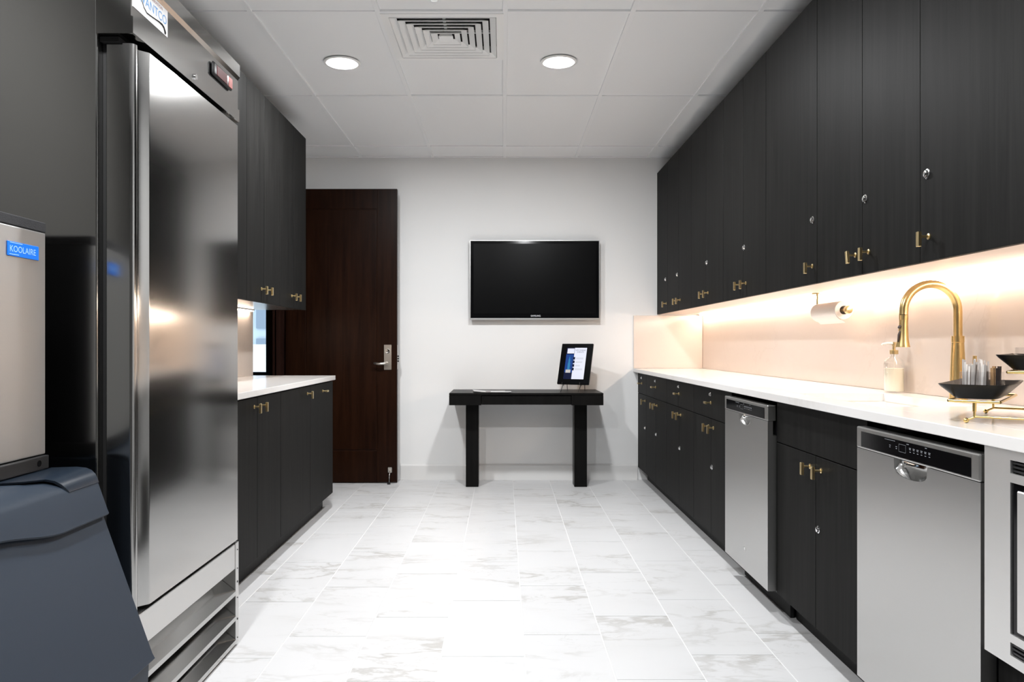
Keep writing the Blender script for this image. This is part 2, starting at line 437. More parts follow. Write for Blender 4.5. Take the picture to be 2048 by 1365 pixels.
def downlight(x, y, label):
    t = thing('downlight', label, 'ceiling light', (x, y, ZC-0.004), 'recessed ceiling lights')
    obj('trim_ring', lathe(bmesh.new(), [(0.078, ZC+0.03), (0.078, ZC-0.001), (0.082, ZC-0.004), (0.098, ZC-0.0035), (0.101, ZC-0.001), (0.101, ZC+0.002)], x, y, 40), 'ring_white', t, 40)
    obj('reflector', lathe(bmesh.new(), [(0.070, ZC+0.055), (0.0775, ZC-0.001)], x, y, 32), 'ring_white', t, 40)
    obj('lens', lathe(bmesh.new(), [(0.0005, ZC+0.006), (0.040, ZC+0.0065), (0.0765, ZC+0.011), (0.076, ZC+0.014), (0.0005, ZC+0.0145)], x, y, 32), 'lens', t, 40)
    ld = bpy.data.lights.new('lamp', 'AREA'); ld.shape = 'DISK'; ld.size = 0.15; ld.energy = DOWNLIGHT_W; ld.color = (0.975, 0.988, 1.0); ld.spread = math.radians(180)
    lo = bpy.data.objects.new('lamp', ld); C.objects.link(lo); lo.parent = t; lo.location = (0, 0, 0.001)
NM = ['left of the air vent', 'right of the air vent']
for i, (x, y) in enumerate(LAMPS):
    lab = ['glowing round recessed ceiling light, the left one beside the vent', 'glowing round recessed ceiling light, the right one beside the vent',
           'recessed ceiling light right above the viewpoint, left', 'recessed ceiling light right above the viewpoint, right'][i]
    downlight(x, y, lab)

# air vent: concentric square louvres
vc = ((VX0+VX1)/2, (VY0+VY1)/2)
t = thing('air_vent', 'white square ceiling air vent of concentric louvres between the two lights', 'air vent', (vc[0], vc[1], ZC-0.006))
def sqring(bm, h0, z0, h1, z1):
    ring0 = [bm.verts.new((vc[0]+sx*h0, vc[1]+sy*h0, z0)) for sx, sy in ((-1,-1),(1,-1),(1,1),(-1,1))]
    ring1 = [bm.verts.new((vc[0]+sx*h1, vc[1]+sy*h1, z1)) for sx, sy in ((-1,-1),(1,-1),(1,1),(-1,1))]
    for k in range(4):
        k2 = (k+1) % 4; bm.faces.new((ring0[k], ring0[k2], ring1[k2], ring1[k]))
HV = (VX1-VX0)/2+0.004
bm = bmesh.new(); sqring(bm, HV, ZC+0.002, HV, ZC-0.003); sqring(bm, HV, ZC-0.003, HV-0.035, ZC-0.004); sqring(bm, HV-0.035, ZC-0.004, HV-0.035, ZC+0.06)
obj('frame', bm, 'white_metal', t)
obj('duct', B(vc[0]-HV+0.03, vc[0]+HV-0.03, vc[1]-HV+0.03, vc[1]+HV-0.03, ZC+0.062, ZC+0.075), 'black_void', t)
h = HV-0.037
for k in range(6):
    bm = bmesh.new()
    sqring(bm, h-0.0015, ZC-0.004, h-0.030, ZC+0.013); sqring(bm, h-0.0015, ZC-0.007, h-0.0015, ZC-0.004); sqring(bm, h, ZC-0.007, h-0.0015, ZC-0.007); sqring(bm, h, ZC-0.007, h, ZC-0.003); sqring(bm, h, ZC-0.003, h-0.0285, ZC+0.0145); sqring(bm, h-0.030, ZC+0.013, h-0.0285, ZC+0.0145)
    obj('louvre', bm, 'white_metal', t); h -= 0.0365
bm = bmesh.new(); r = h
sqring(bm, r, ZC-0.004, 0.0005, ZC-0.003); sqring(bm, r, ZC-0.004, r-0.012, ZC+0.020)
obj('core', bm, 'white_metal', t)
bm = bmesh.new(); box(bm, vc[0]-0.006, vc[0]+0.006, vc[1]-HV+0.04, vc[1]+HV-0.04, ZC+0.026, ZC+0.04); box(bm, vc[0]-HV+0.04, vc[0]+HV-0.04, vc[1]-0.006, vc[1]+0.006, ZC+0.026, ZC+0.04)
obj('cross_bar', bm, 'white_metal', t)
t = thing('sprinkler', 'small ceiling sprinkler head near the top edge', 'sprinkler', (-0.31, 3.40, ZC-0.03))
obj('escutcheon', lathe(bmesh.new(), [(0.03, ZC+0.003), (0.03, ZC-0.002), (0.012, ZC-0.006), (0.0, ZC-0.006)], -0.31, 3.40), 'chrome', t, 40)
obj('head', lathe(bmesh.new(), [(0.008, ZC-0.005), (0.008, ZC-0.022), (0.016, ZC-0.026), (0.016, ZC-0.029), (0.0, ZC-0.029)], -0.31, 3.40), 'chrome', t, 40)

# ------------------------------------------------------------------ hall and window seen past the left counter
HY = 8.2
WX0, WX1, WZ0, WZ1 = -3.7, -2.525, 0.80, 2.35
bm = bmesh.new()
box(bm, XL-2.4, WX0, HY, HY+0.12, 0, 2.85); box(bm, WX0, WX1, HY, HY+0.12, 0, WZ0); box(bm, WX0, WX1, HY, HY+0.12, WZ1, 2.85); box(bm, WX1, XL-0.12, HY, HY+0.12, 0, 2.85)
struct('wall_hall_end', bm, 'hall_wood', 'dark brown panelled end wall of the hall beyond the doorway')
struct('wall_hall_left', B(XL-2.4-0.12, XL-2.4, 3.9, HY+0.12, 0, 2.85), 'hall_wood', 'brown side wall of the hall beyond the doorway')
struct('wall_hall_near', B(XL-2.4, XL-0.12, 3.9, 4.0, 0, 2.85), 'hall_wood', 'brown near wall of the hall beyond the doorway')
struct('wall_hall_right', B(XL-0.12, XL, YW+0.12, HY+0.12, 0, 2.85), 'hall_wood', 'brown wall of the hall behind the far wall')
struct('ceiling_hall', B(XL-2.4, XL-0.12, 3.9, HY, 2.70, 2.80), 'wall_paint', 'plain ceiling of the hall beyond the doorway', 'ceiling')
wnd = thing('window_1', 'tall window at the end of the hall beyond the doorway', 'window', ((WX0+WX1)/2, HY+0.05, WZ0)); wnd['kind'] = 'structure'
for a in ((WX0, WX0+0.04, WZ0, WZ1), (WX1-0.04, WX1, WZ0, WZ1), (WX0+0.04, WX1-0.04, WZ0, WZ0+0.035), (WX0+0.04, WX1-0.04, WZ1-0.04, WZ1)):
    obj('window_frame', B(a[0], a[1], HY+0.03, HY+0.09, a[2], a[3], 0.002, 1), 'black_plastic', wnd)
obj('pane', B(WX0+0.04, WX1-0.04, HY+0.056, HY+0.060, WZ0+0.035, WZ1-0.04), 'window_glass', wnd)
obj('window_sill', B(WX0-0.03, WX1+0.02, HY-0.06, HY+0.029, WZ0-0.03, WZ0+0.002, 0.003, 1), 'sill_blue', wnd)
# outside: parapet and an office facade
t = thing('parapet_wall', 'bright white parapet outside the hall window', 'parapet', (-3.9, 10.5, 0))
obj('wall', B(-7.5, -1.0, 10.5, 10.7, -1.0, 1.10), 'parapet', t); obj('coping', B(-7.5, -1.0, 10.44, 10.76, 1.10, 1.135, 0.004, 1), 'label_white', t)
t = thing('office_building', 'blue grey office facade outside beyond the parapet', 'building', (-5, 15, 0))
obj('wall', B(-14, 3, 15.0, 15.5, -1.0, 14), 'facade', t)
for ix in range(-9, 3):
    for iz in range(0, 5):
        xw = ix*1.15 - 0.25; zw = 0.3 + iz*1.15
        wn = obj('window', B(xw, xw+0.82, 14.95, 15.02, zw, zw+0.95), 'facade_dark', t)
        obj('mullion', B(xw+0.39, xw+0.43, 14.935, 14.949, zw, zw+0.95), 'facade_line', wn)

# ------------------------------------------------------------------ open door
DX0, DX1, DFY = -1.778, -0.868, 6.215
dr = thing('door_1', 'dark brown wooden door standing open against the far wall', 'door', ((DX0+DX1)/2, DFY+0.02, 0.008)); dr['kind'] = 'structure'
obj('core', B(DX0, DX1, DFY+0.004, DFY+0.046, 0.008, 2.402), 'door_wood', dr)
gx0, gx1, gz0, gz1, g = -1.609, -1.035, 0.271, 2.235, 0.0035
obj('stile', B(DX0, gx0-g, DFY, DFY+0.006, 0.008, 2.402, 0.003, 2), 'door_wood', dr)
obj('stile', B(gx1+g, DX1, DFY, DFY+0.006, 0.008, 2.402, 0.003, 2), 'door_wood', dr)
obj('rail', B(gx0-g, gx1+g, DFY, DFY+0.006, 0.008, gz0-g, 0.003, 2), 'door_wood', dr)
obj('rail', B(gx0-g, gx1+g, DFY, DFY+0.006, gz1+g, 2.402, 0.003, 2), 'door_wood', dr)
obj('panel', B(gx0+g, gx1-g, DFY, DFY+0.006, gz0+g, gz1-g, 0.003, 2), 'door_wood', dr)
def PX(x, y, Z): return ((x-VPX)*Z/FPX, Z, CAMZ-(y-VPY)*Z/FPX)
p = PX(775.5, 715, DFY)
hd = obj('handle_plate', B(p[0]-0.0305, p[0]+0.0305, DFY-0.008, DFY-0.0002, p[2]-0.102, p[2]+0.102, 0.002, 1), 'nickel', dr)
q = PX(773, 727, DFY)
obj('lever', T([(q[0]+0.004, DFY-0.008, q[2]), (q[0]+0.004, DFY-0.05, q[2]), (q[0]-0.006, DFY-0.058, q[2]), (q[0]-0.05, DFY-0.058, q[2]-0.004), (q[0]-0.088, DFY-0.054, q[2]+0.001), (q[0]-0.094, DFY-0.045, q[2]+0.002)], [0.013, 0.011, 0.0125, 0.0105, 0.010, 0.008], 14), 'nickel', hd, 50)
kc = PX(775.5, 703, DFY)
obj('lock_cylinder', T([(kc[0], DFY-0.008, kc[2]), (kc[0], DFY-0.015, kc[2]), (kc[0], DFY-0.0155, kc[2])], [0.020, 0.018, 0.012], 24), 'chrome', hd, 40)
obj('latch_plate', B(DX1-0.001, DX1+0.0015, DFY+0.012, DFY+0.036, p[2]-0.10, p[2]+0.10), 'nickel', dr)
bm = bmesh.new()
for dz in (-0.02, 0.0, 0.02): box(bm, DX1+0.0015, DX1+0.012, DFY+0.016, DFY+0.032, p[2]-0.012+dz-0.006, p[2]-0.012+dz+0.006, 0.001, 1)
obj('latch', bm, 'black_plastic', dr)
s = PX(780.5, 940, DFY)
hs = obj('door_holder', B(s[0]-0.017, s[0]+0.017, DFY-0.022, DFY-0.0002, s[2]-0.022, s[2]+0.022, 0.003, 1), 'nickel', dr)
obj('holder_arm', T([(s[0], DFY-0.018, s[2]), (s[0]-0.003, DFY-0.045, 0.055), (s[0]-0.004, DFY-0.05, 0.018)], 0.0055, 10), 'chrome', hs, 50)
obj('rubber_foot', T([(s[0]-0.004, DFY-0.05, 0.002), (s[0]-0.004, DFY-0.05, 0.016), (s[0]-0.004, DFY-0.05, 0.019)], [0.014, 0.012, 0.006], 14), 'black_plastic', hs, 50)

# ------------------------------------------------------------------ cabinet hardware
def pull(parent, xf, s, y, z, vertical=True, tilt=0.0, left=False):
    """T-bar pull on a front at x=xf, sticking out along s (+1/-1 in x)"""
    bm = bmesh.new()
    tube(bm, [(xf, y, z), (xf+s*0.003, y, z), (xf+s*0.0045, y, z)], [0.0095, 0.0095, 0.006], 14)
    tube(bm, [(xf+s*0.003, y, z), (xf+s*0.030, y, z)], 0.0042, 10)
    a, b = sorted((xf+s*0.026, xf+s*0.037))
    tmp = bmesh.new()
    if vertical: box(tmp, a, b, y-0.0070, y+0.0070, z-0.031, z+0.0145, 0.0012, 1)
    else: box(tmp, a, b, y-0.0225, y+0.0225, z-0.006, z+0.006, 0.0012, 1)
    if tilt:
        bmesh.ops.rotate(tmp, cent=(xf, y, z), matrix=Matrix.Rotation(tilt, 3, 'X'), verts=tmp.verts[:])
    me = bpy.data.meshes.new('x'); tmp.to_mesh(me); tmp.free(); bm.from_mesh(me); bpy.data.meshes.remove(me)
    return obj('handle', bm, 'brass', parent, 35)
def cam_lock(parent, xf, s, y, z, r=0.0135):
    bm = T([(xf, y, z), (xf+s*0.003, y, z), (xf+s*0.004, y, z), (xf+s*0.009, y, z), (xf+s*0.010, y, z)], [r, r, r*0.72, r*0.66, r*0.5], 20)
    k = obj('lock', bm, 'chrome', parent, 35)
    return k
G = 0.0016
def front(parent, name, xf, s, y0, y1, z0, z1, m='cabinet_wood'):
    return obj(name, B(xf, xf-s*0.019, y0+G, y1-G, z0, z1, 0.0008, 1), m, parent)

# ------------------------------------------------------------------ right base cabinets
def base_cab(label, y0, y1, doors, s=-1, false_front=False):
    t = thing('base_cabinet', label, 'cabinet', ((XFR+XR)/2, (y0+y1)/2, 0), 'dark base cabinets on the right')
    obj('body', B(XFR+0.020, XR-0.015, y0+0.001, y1-0.001, 0.105, 0.70 if false_front else 0.86), 'cabinet_shell', t)
    obj('top_rail', B(XFR+0.020, XFR+0.06, y0+0.001, y1-0.001, 0.8605, 0.902), 'black_void', t)
    obj('toe_kick', B(1.205, 1.22, y0+0.001, y1-0.001, 0.001, 0.104), 'cabinet_shell', t)
    yc = (y0+y1)/2
    dz1 = 0.728
    d = front(t, 'false_front' if false_front else 'drawer', XFR, s, y0, y1, 0.732, 0.894)
    if not false_front:
        pull(d, XFR, s, yc, 0.816, False); cam_lock(d, XFR, s, yc+0.004, 0.8605, 0.011)
    if doors == 1:
        f = front(t, 'door', XFR, s, y0, y1, 0.108, dz1); pull(f, XFR, s, y0+0.045, 0.684); cam_lock(f, XFR, s, y0+0.035, 0.47)
    else:
        f = front(t, 'door', XFR, s, yc, y1, 0.108, dz1); pull(f, XFR, s, yc+0.047, 0.684)
        f = front(t, 'door', XFR, s, y0, yc, 0.108, dz1); pull(f, XFR, s, yc-0.05, 0.684); cam_lock(f, XFR, s, yc-0.027, 0.47)
    return t
base_cab('narrow charcoal base cabinet with one door in the corner by the far wall', 6.01, YW-0.002, 1)
base_cab('two-door charcoal base cabinet second from the far wall on the right', 5.26, 6.01, 2)
base_cab('two-door charcoal base cabinet third from the far wall on the right', 4.51, 5.26, 2)
base_cab('two-door charcoal base cabinet just beyond the farther dishwasher', 3.757, 4.51, 2)
base_cab('charcoal sink cabinet with a blank top front between the two dishwashers', 2.357, 3.138, 2, false_front=True)

# ------------------------------------------------------------------ dishwashers
def dishwasher(y0, y1, label):
    XD = 1.090
    t = thing('dishwasher', label, 'dishwasher', ((XD+XR)/2, (y0+y1)/2, 0), 'built-in steel dishwashers')
    obj('tub', B(XD+0.04, XR-0.02, y0+0.006, y1-0.006, 0.105, 0.862), 'black_plastic', t)
    obj('toe_panel', B(1.185, 1.20, y0+0.004, y1-0.004, 0.002, 0.104), 'black_void', t)
    yc = (y0+y1)/2; zt, zb, zs = 0.880, 0.112, 0.815
    # door skin with the pocket cut out of its upper edge
    nw, nd = 0.168, 0.042; notch = []
    for k in range(0, 13):
        a = PI*k/12; notch.append((yc+nw/2*math.cos(a)*(1 if abs(math.cos(a)) > 0.999 else 1), zs-0.006-nd*math.sin(a)**0.42))
    poly = [(y0, zb), (y1, zb), (y1, zs-0.001)] + [(yc+nw/2, zs-0.001)] + notch[1:-1] + [(yc-nw/2, zs-0.001), (y0, zs-0.001)]
    obj('door', PR(poly, 'x', XD, XD+0.022), 'steel_bright', t)
    dedge = obj('door_edge', B(XD+0.0225, XD+0.038, y0+0.002, y1-0.002, zb, zs-0.06), 'steel', t)
    # scooped grip behind the cut-out
    bm = bmesh.new(); nu, nv = 20, 8; grid = []
    for i in range(nu+1):
        u = i/nu; a = PI*u; row = []
        yy = yc - nw/2*math.cos(a)*1.02; zlow = zs-0.006-nd*max(math.sin(a), 0)**0.42-0.001
        for j in range(nv+1):
            v = j/nv; z = zlow + (zs-0.001-zlow)*v
            d = 0.034*(math.sin(a)**0.5 if math.sin(a) > 0 else 0)*math.sin(min(1, v*1.25)*PI/2) + 0.0015
            row.append(bm.verts.new((XD+d, yy, z)))
        grid.append(row)
    for i in range(nu):
        for j in range(nv): bm.faces.new((grid[i][j], grid[i+1][j], grid[i+1][j+1], grid[i][j+1]))
    obj('pocket_handle', bm, 'chrome', t, 60)
    cp = obj('control_panel', B(XD-0.002, XD+0.036, y0, y1, zs, zt, 0.004, 2), 'steel', t)
    strip = obj('display_strip', B(XD-0.0032, XD-0.0021, y0+0.032, y1-0.032, zs+0.006, zt-0.013, 0.0005, 1), 'black_gloss', cp)
    u, v, n = (0, -1, 0), (0, 0, 1), (-1, 0, 0); o = (XD-0.0033, y1-0.032, zs+0.006)
    r = random.Random(4); rects = []
    def grp(a, b, ww, hh): rects.append((a, a+ww, b, b+hh))
    for k in range(9): grp(0.145+k*0.0065, 0.0405, 0.004, 0.0014)
    for c in (0.170, 0.205): grp(c, 0.026, 0.008, 0.0014); grp(c+0.001, 0.021, 0.006, 0.0014)
    for k in range(6):
        c = 0.275+k*0.0185; grp(c, 0.031, 0.010, 0.0013); grp(c+0.001, 0.0275, 0.008, 0.0013); grp(c+0.002, 0.021, 0.007, 0.0013)
    grp(0.262, 0.040, 0.012, 0.0014); grp(0.352, 0.0415, 0.009, 0.0014)
    for a in ((0.222, 0.258, 0.0155, 0.016), (0.222, 0.258, 0.036, 0.0365), (0.222, 0.2225, 0.0155, 0.0365), (0.2575, 0.258, 0.0155, 0.0365)): rects.append(a)
    obj('panel_print', quad_bm(o, u, v, n, rects, 0.0003), 'print_grey', cp)
    o2 = (XD-0.0003, yc+0.012, 0.205)
    bm = bmesh.new()
    for pts in ([(0.0, 0.0), (0.0, 0.017)], [(0.002, 0.018), (0.014, 0.001)], [(0.016, 0.0), (0.016, 0.017)], [(0.004, 0.020), (0.012, 0.019)]):
        tube(bm, [(XD-0.0005, yc+0.008-a, 0.198+b) for a, b in pts], 0.0011, 6)
    obj('emblem', bm, 'chrome', t)
    return t
dishwasher(3.146, 3.750, 'stainless dishwasher farther down the right counter, beside the drawers')
dishwasher(1.742, 2.350, 'nearest stainless dishwasher, between the sink cabinet and the microwave')

# ------------------------------------------------------------------ built-in microwave and its cabinet
t = thing('base_cabinet', 'charcoal base cabinet under the built-in microwave', 'cabinet', ((XFR+XR)/2, 1.41, 0), 'dark base cabinets on the right')
obj('body', B(XFR+0.06, XR-0.015, 1.10, 1.732, 0.105, 0.42), 'cabinet_shell', t)
obj('toe_kick', B(1.205, 1.22, 1.10, 1.732, 0.001, 0.104), 'cabinet_shell', t)
obj('side_panel', B(XFR+0.012, XR-0.015, 1.722, 1.738, 0.105, 0.90), 'black_void', t)
f = front(t, 'drawer', XFR, -1, 1.10, 1.735, 0.108, 0.430)
pull(f, XFR, -1, 1.41, 0.36, False)
mw = thing('microwave', 'built-in stainless microwave at the right edge of the picture', 'microwave', (XFR+0.2, 1.41, 0.44))
XM = 1.090; my0, my1, mz0, mz1 = 1.105, 1.728, 0.440, 0.902
obj('case', B(XM+0.03, XR-0.03, my0+0.01, my1-0.012, mz0+0.005, mz1-0.004), 'black_plastic', mw)
hy0, hy1 = my0+0.088, my1-0.088
bm = bmesh.new()   # trim frame: bars round three openings
for a in ((my0, hy0, mz0, mz1), (hy1, my1, mz0, mz1), (hy0, hy1, mz0, 0.462), (hy0, hy1, 0.490, 0.508), (hy0, hy1, 0.834, 0.853), (hy0, hy1, 0.882, mz1)):
    box(bm, XM, XM+0.028, a[0], a[1], a[2], a[3])
bmesh.ops.remove_doubles(bm, verts=bm.verts[:], dist=1e-5)
obj('trim_frame', bm, 'trim_steel', mw)
obj('door_surround', B(XM+0.004, XM+0.026, hy0, hy1, 0.508, 0.834), 'black_gloss', mw)
obj('door', B(XM-0.004, XM+0.003, hy0+0.026, hy1-0.026, 0.520, 0.820, 0.002, 1), 'trim_steel', mw)
for z0 in (0.462, 0.853):
    v_ = obj('vent', B(XM+0.012, XM+0.026, hy0, hy1, z0, z0+0.0285), 'black_gloss', mw)
    for k in range(3): obj('slat', B(XM+0.004, XM+0.0115, hy0, hy1, z0+0.004+k*0.0085, z0+0.008+k*0.0085), 'black_plastic', v_)

# ------------------------------------------------------------------ right countertop, sink, faucet
SX0, SX1, SY0, SY1 = 1.195, 1.535, 2.43, 3.08
bm = bmesh.new()
zt, zb = ZTR, ZTR-0.030
box(bm, XCR, SX0, 0.95, YW-0.002, zb, zt, 0.002, 2); box(bm, SX1, XR-0.001, 0.95, YW-0.002, zb, zt); box(bm, SX0, SX1, 0.95, SY0, zb, zt); box(bm, SX0, SX1, SY1, YW-0.002, zb, zt)
tag(obj('countertop', bm, 'counter_quartz'), 'long white quartz countertop with the sink cut-out on the right', 'countertop')
t = thing('sink', 'white undermount sink let into the right countertop', 'sink', ((SX0+SX1)/2, (SY0+SY1)/2, zb-0.2))
bm = bmesh.new()
def rrect(x0, x1, y0, y1, r, z, n=6):
    out = []
    for cx, cy, a0 in ((x1-r, y1-r, 0), (x0+r, y1-r, PI/2), (x0+r, y0+r, PI), (x1-r, y0+r, 1.5*PI)):
        for k in range(n+1):
            a = a0+PI/2*k/n; out.append((cx+r*math.cos(a), cy+r*math.sin(a), z))
    return out
rings = [rrect(SX0-0.02, SX1+0.02, SY0-0.02, SY1+0.02, 0.03, zb-0.0005), rrect(SX0-0.004, SX1+0.004, SY0-0.004, SY1+0.004, 0.03, zb-0.0005), rrect(SX0+0.0, SX1-0.0, SY0+0.0, SY1-0.0, 0.035, zb-0.10),
         rrect(SX0+0.012, SX1-0.012, SY0+0.012, SY1-0.012, 0.05, zb-0.175), rrect(SX0+0.04, SX1-0.04, SY0+0.04, SY1-0.04, 0.05, zb-0.19)]
vr = [[bm.verts.new(p) for p in r] for r in rings]
for i in range(len(vr)-1):
    n = len(vr[0])
    for k in range(n): bm.faces.new((vr[i][k], vr[i][(k+1) % n], vr[i+1][(k+1) % n], vr[i+1][k]))
bm.faces.new(vr[-1])
obj('basin', bm, 'sink_white', t, 50)
obj('drain', lathe(bmesh.new(), [(0.042, zb-0.1895), (0.040, zb-0.187), (0.03, zb-0.188), (0.0, zb-0.189)], (SX0+SX1)/2, (SY0+SY1)/2), 'chrome', t, 40)

FX, FY = 1.600, 2.685
t = thing('faucet', 'brushed brass gooseneck kitchen faucet behind the sink', 'faucet', (FX, FY, ZTR))
obj('base', T([(FX, FY, ZTR), (FX, FY, ZTR+0.006), (FX, FY, ZTR+0.007), (FX, FY, ZTR+0.03), (FX, FY, ZTR+0.15), (FX, FY, ZTR+0.205), (FX, FY, ZTR+0.206), (FX, FY, ZTR+0.228)],
              [0.031, 0.031, 0.0275, 0.0265, 0.0225, 0.0195, 0.0207, 0.0205], 28), 'brass_faucet', t, 40)
pts = [(FX, FY, ZTR+0.228), (FX, FY, 1.245)]
SP = 0.1925; R = SP/2; zc0 = 1.2475
for k in range(0, 25):
    a = PI*k/24; pts.append((FX-R+R*math.cos(a), FY-0.004*k/24, zc0+R*math.sin(a)))
pts.append((FX-SP-0.001, FY-0.005, 1.235))
obj('spout', T(pts, 0.0143, 20), 'brass_faucet', t, 60)
sx = FX-SP-0.001; sy = FY-0.005
hd = obj('spray_head', T([(sx, sy, 1.2345), (sx, sy, 1.218), (sx, sy, 1.217), (sx-0.001, sy, 1.19), (sx-0.002, sy, 1.15), (sx-0.003, sy, 1.128), (sx-0.003, sy, 1.122), (sx-0.003, sy, 1.1215)],
         [0.0148, 0.0150, 0.0140, 0.0150, 0.0178, 0.0225, 0.0235, 0.020], 24), 'brass_faucet', t, 40)
obj('spray_button', T([(sx-0.014, sy-0.006, 1.196), (sx-0.019, sy-0.007, 1.193), (sx-0.021, sy-0.007, 1.19), (sx-0.019, sy-0.007, 1.187)], [0.004, 0.005, 0.004, 0.002], 10), 'wrapper_dark', hd, 60)
obj('spray_switch', T([(sx-0.016, sy-0.006, 1.178), (sx-0.021, sy-0.007, 1.165), (sx-0.023, sy-0.007, 1.14)], [0.0035, 0.004, 0.003], 8), 'wrapper_dark', hd, 60)
obj('lever', T([(FX+0.01, FY-0.018, ZTR+0.075), (FX+0.014, FY-0.05, ZTR+0.078), (FX+0.016, FY-0.062, ZTR+0.085), (FX+0.017, FY-0.066, ZTR+0.10), (FX+0.018, FY-0.068, 1.092)], [0.011, 0.011, 0.009, 0.0065, 0.006], 14), 'brass_faucet', t, 50)

# soap bottle
BX, BY = 1.612, 3.148
t = thing('soap_dispenser', 'clear glass pump bottle half full of cream soap by the backsplash', 'soap bottle', (BX, BY, ZTR))
z0 = ZTR+0.0005
obj('bottle', lathe(bmesh.new(), [(0.0, z0), (0.036, z0), (0.0395, z0+0.004), (0.0395, z0+0.118), (0.036, z0+0.130), (0.022, z0+0.142), (0.0135, z0+0.150), (0.0135, z0+0.160),
     (0.0115, z0+0.160), (0.0115, z0+0.150), (0.020, z0+0.140), (0.034, z0+0.128), (0.0368, z0+0.117), (0.0368, z0+0.006), (0.034, z0+0.004), (0.0, z0+0.004)], BX, BY, 32), 'glass', t, 50)
obj('soap', lathe(bmesh.new(), [(0.0, z0+0.0045), (0.0338, z0+0.0045), (0.0366, z0+0.0065), (0.0366, z0+0.099), (0.0, z0+0.099)], BX, BY, 32), 'soap', t, 50)
pu = obj('pump', lathe(bmesh.new(), [(0.0, z0+0.158), (0.0165, z0+0.158), (0.0165, z0+0.174), (0.006, z0+0.176), (0.006, z0+0.192), (0.009, z0+0.193), (0.009, z0+0.207), (0.0, z0+0.208)], BX, BY, 20), 'brass', t, 40)
obj('nozzle', T([(BX, BY, z0+0.2015), (BX-0.030, BY-0.004, z0+0.2025), (BX-0.050, BY-0.006, z0+0.199), (BX-0.053, BY-0.006, z0+0.194)], [0.0055, 0.0048, 0.004, 0.0035], 10), 'packet_light', pu, 50)
obj('dip_tube', T([(BX, BY, z0+0.0995), (BX, BY, z0+0.157)], 0.0028, 8), 'packet_light', pu)

# ------------------------------------------------------------------ paper towel under the right wall cabinets
PXx, PY0, PY1, PZ = 1.512, 3.385, 3.655, 1.284
t = thing('paper_towel_holder', 'brass paper towel bar hanging under the right wall cabinets', 'towel holder', (PXx, (PY0+PY1)/2, 1.24))
obj('mount', T([(PXx, PY1+0.015, 1.379), (PXx, PY1+0.015, 1.374)], 0.026, 24), 'brass', t, 40)
obj('post', T([(PXx, PY1+0.015, 1.375), (PXx, PY1+0.015, PZ+0.012), (PXx, PY1+0.013, PZ+0.003), (PXx, PY1+0.006, PZ)], 0.006, 12), 'brass', t, 60)
obj('rod', T([(PXx, PY1+0.008, PZ), (PXx, PY0-0.035, PZ)], 0.0065, 12), 'brass', t, 50)
obj('knob', T([(PXx, PY0-0.030, PZ), (PXx, PY0-0.032, PZ), (PXx, PY0-0.048, PZ), (PXx, PY0-0.050, PZ)], [0.014, 0.0175, 0.0175, 0.014], 20), 'brass', t, 40)
t = thing('paper_towel_roll', 'white paper towel roll on the brass bar', 'paper towel', (PXx, (PY0+PY1)/2, PZ-0.045))
bm = bmesh.new(); seg = 32
def ringy(r, y): return [bm.verts.new((PXx+r*math.cos(2*PI*k/seg), y, PZ+r*math.sin(2*PI*k/seg))) for k in range(seg)]
rg = [ringy(0.0195, PY0), ringy(0.040, PY0), ringy(0.042, PY0+0.003), ringy(0.042, PY1-0.003), ringy(0.040, PY1), ringy(0.0195, PY1)]
for i in range(6):
    a, b = rg[i], rg[(i+1) % 6]
    for k in range(seg): bm.faces.new((a[k], a[(k+1) % seg], b[(k+1) % seg], b[k]))
obj('roll', bm, 'towel', t, 40)
bm = bmesh.new(); rows = []
for k in range(7):
    a = math.radians(205+k*12); r = 0.0425+0.0022*k*0.35
    x, z = PXx+r*math.cos(a), PZ+r*math.sin(a)
    if k == 6: z -= 0.010; x += 0.001
    rows.append([bm.verts.new((x, PY0+0.002, z)), bm.verts.new((x, PY1-0.002, z))])
for k in range(6): bm.faces.new((rows[k][0], rows[k+1][0], rows[k+1][1], rows[k][1]))
obj('loose_sheet', bm, 'towel', t, 60)

# ------------------------------------------------------------------ tiered serving stand with two dishes
A2 = Vector((0.774, -0.633, 0)); B2 = Vector((0.633, 0.774, 0)); O2 = Vector((1.165, 1.92, 0))
def LP(a, b, z): return O2 + A2*a + B2*b + Vector((0, 0, z))
BL = 0.345
zr, zf1, zf2 = ZTR+0.017, 0.988, 1.063
st = thing('serving_stand', 'gold wire two-tier stand carrying the black dishes', 'stand', LP(0.15, BL/2, ZTR))
for b in (0.0, BL):
    obj('rail', T([LP(0, b, ZTR+0.0065), LP(0.008, b, ZTR+0.011), LP(0.020, b, zr), LP(0.25, b, zr), LP(0.262, b, ZTR+0.011), LP(0.27, b, ZTR+0.0065)], 0.0028, 10), 'gold_wire', st, 60)
    for a in (0.0, 0.27): obj('foot', T([LP(a, b, ZTR+0.0002), LP(a, b, ZTR+0.003), LP(a, b, ZTR+0.0065), LP(a, b, ZTR+0.010), LP(a, b, ZTR+0.0128)], [0.002, 0.0058, 0.0066, 0.0058, 0.002], 12), 'gold_wire', st, 60)
    obj('leg', T([LP(0.018, b, zr-0.002), LP(0.018, b, zr+0.012), LP(0.018, b, zr+0.013), LP(0.018, b, zf1)], [0.0030, 0.0030, 0.0044, 0.0046], 12), 'gold_wire', st, 50)
    obj('leg', T([LP(0.150, b, zr-0.002), LP(0.150, b, zr+0.012), LP(0.150, b, zr+0.013), LP(0.150, b, zf2)], [0.0030, 0.0030, 0.0044, 0.0046], 12), 'gold_wire', st, 50)
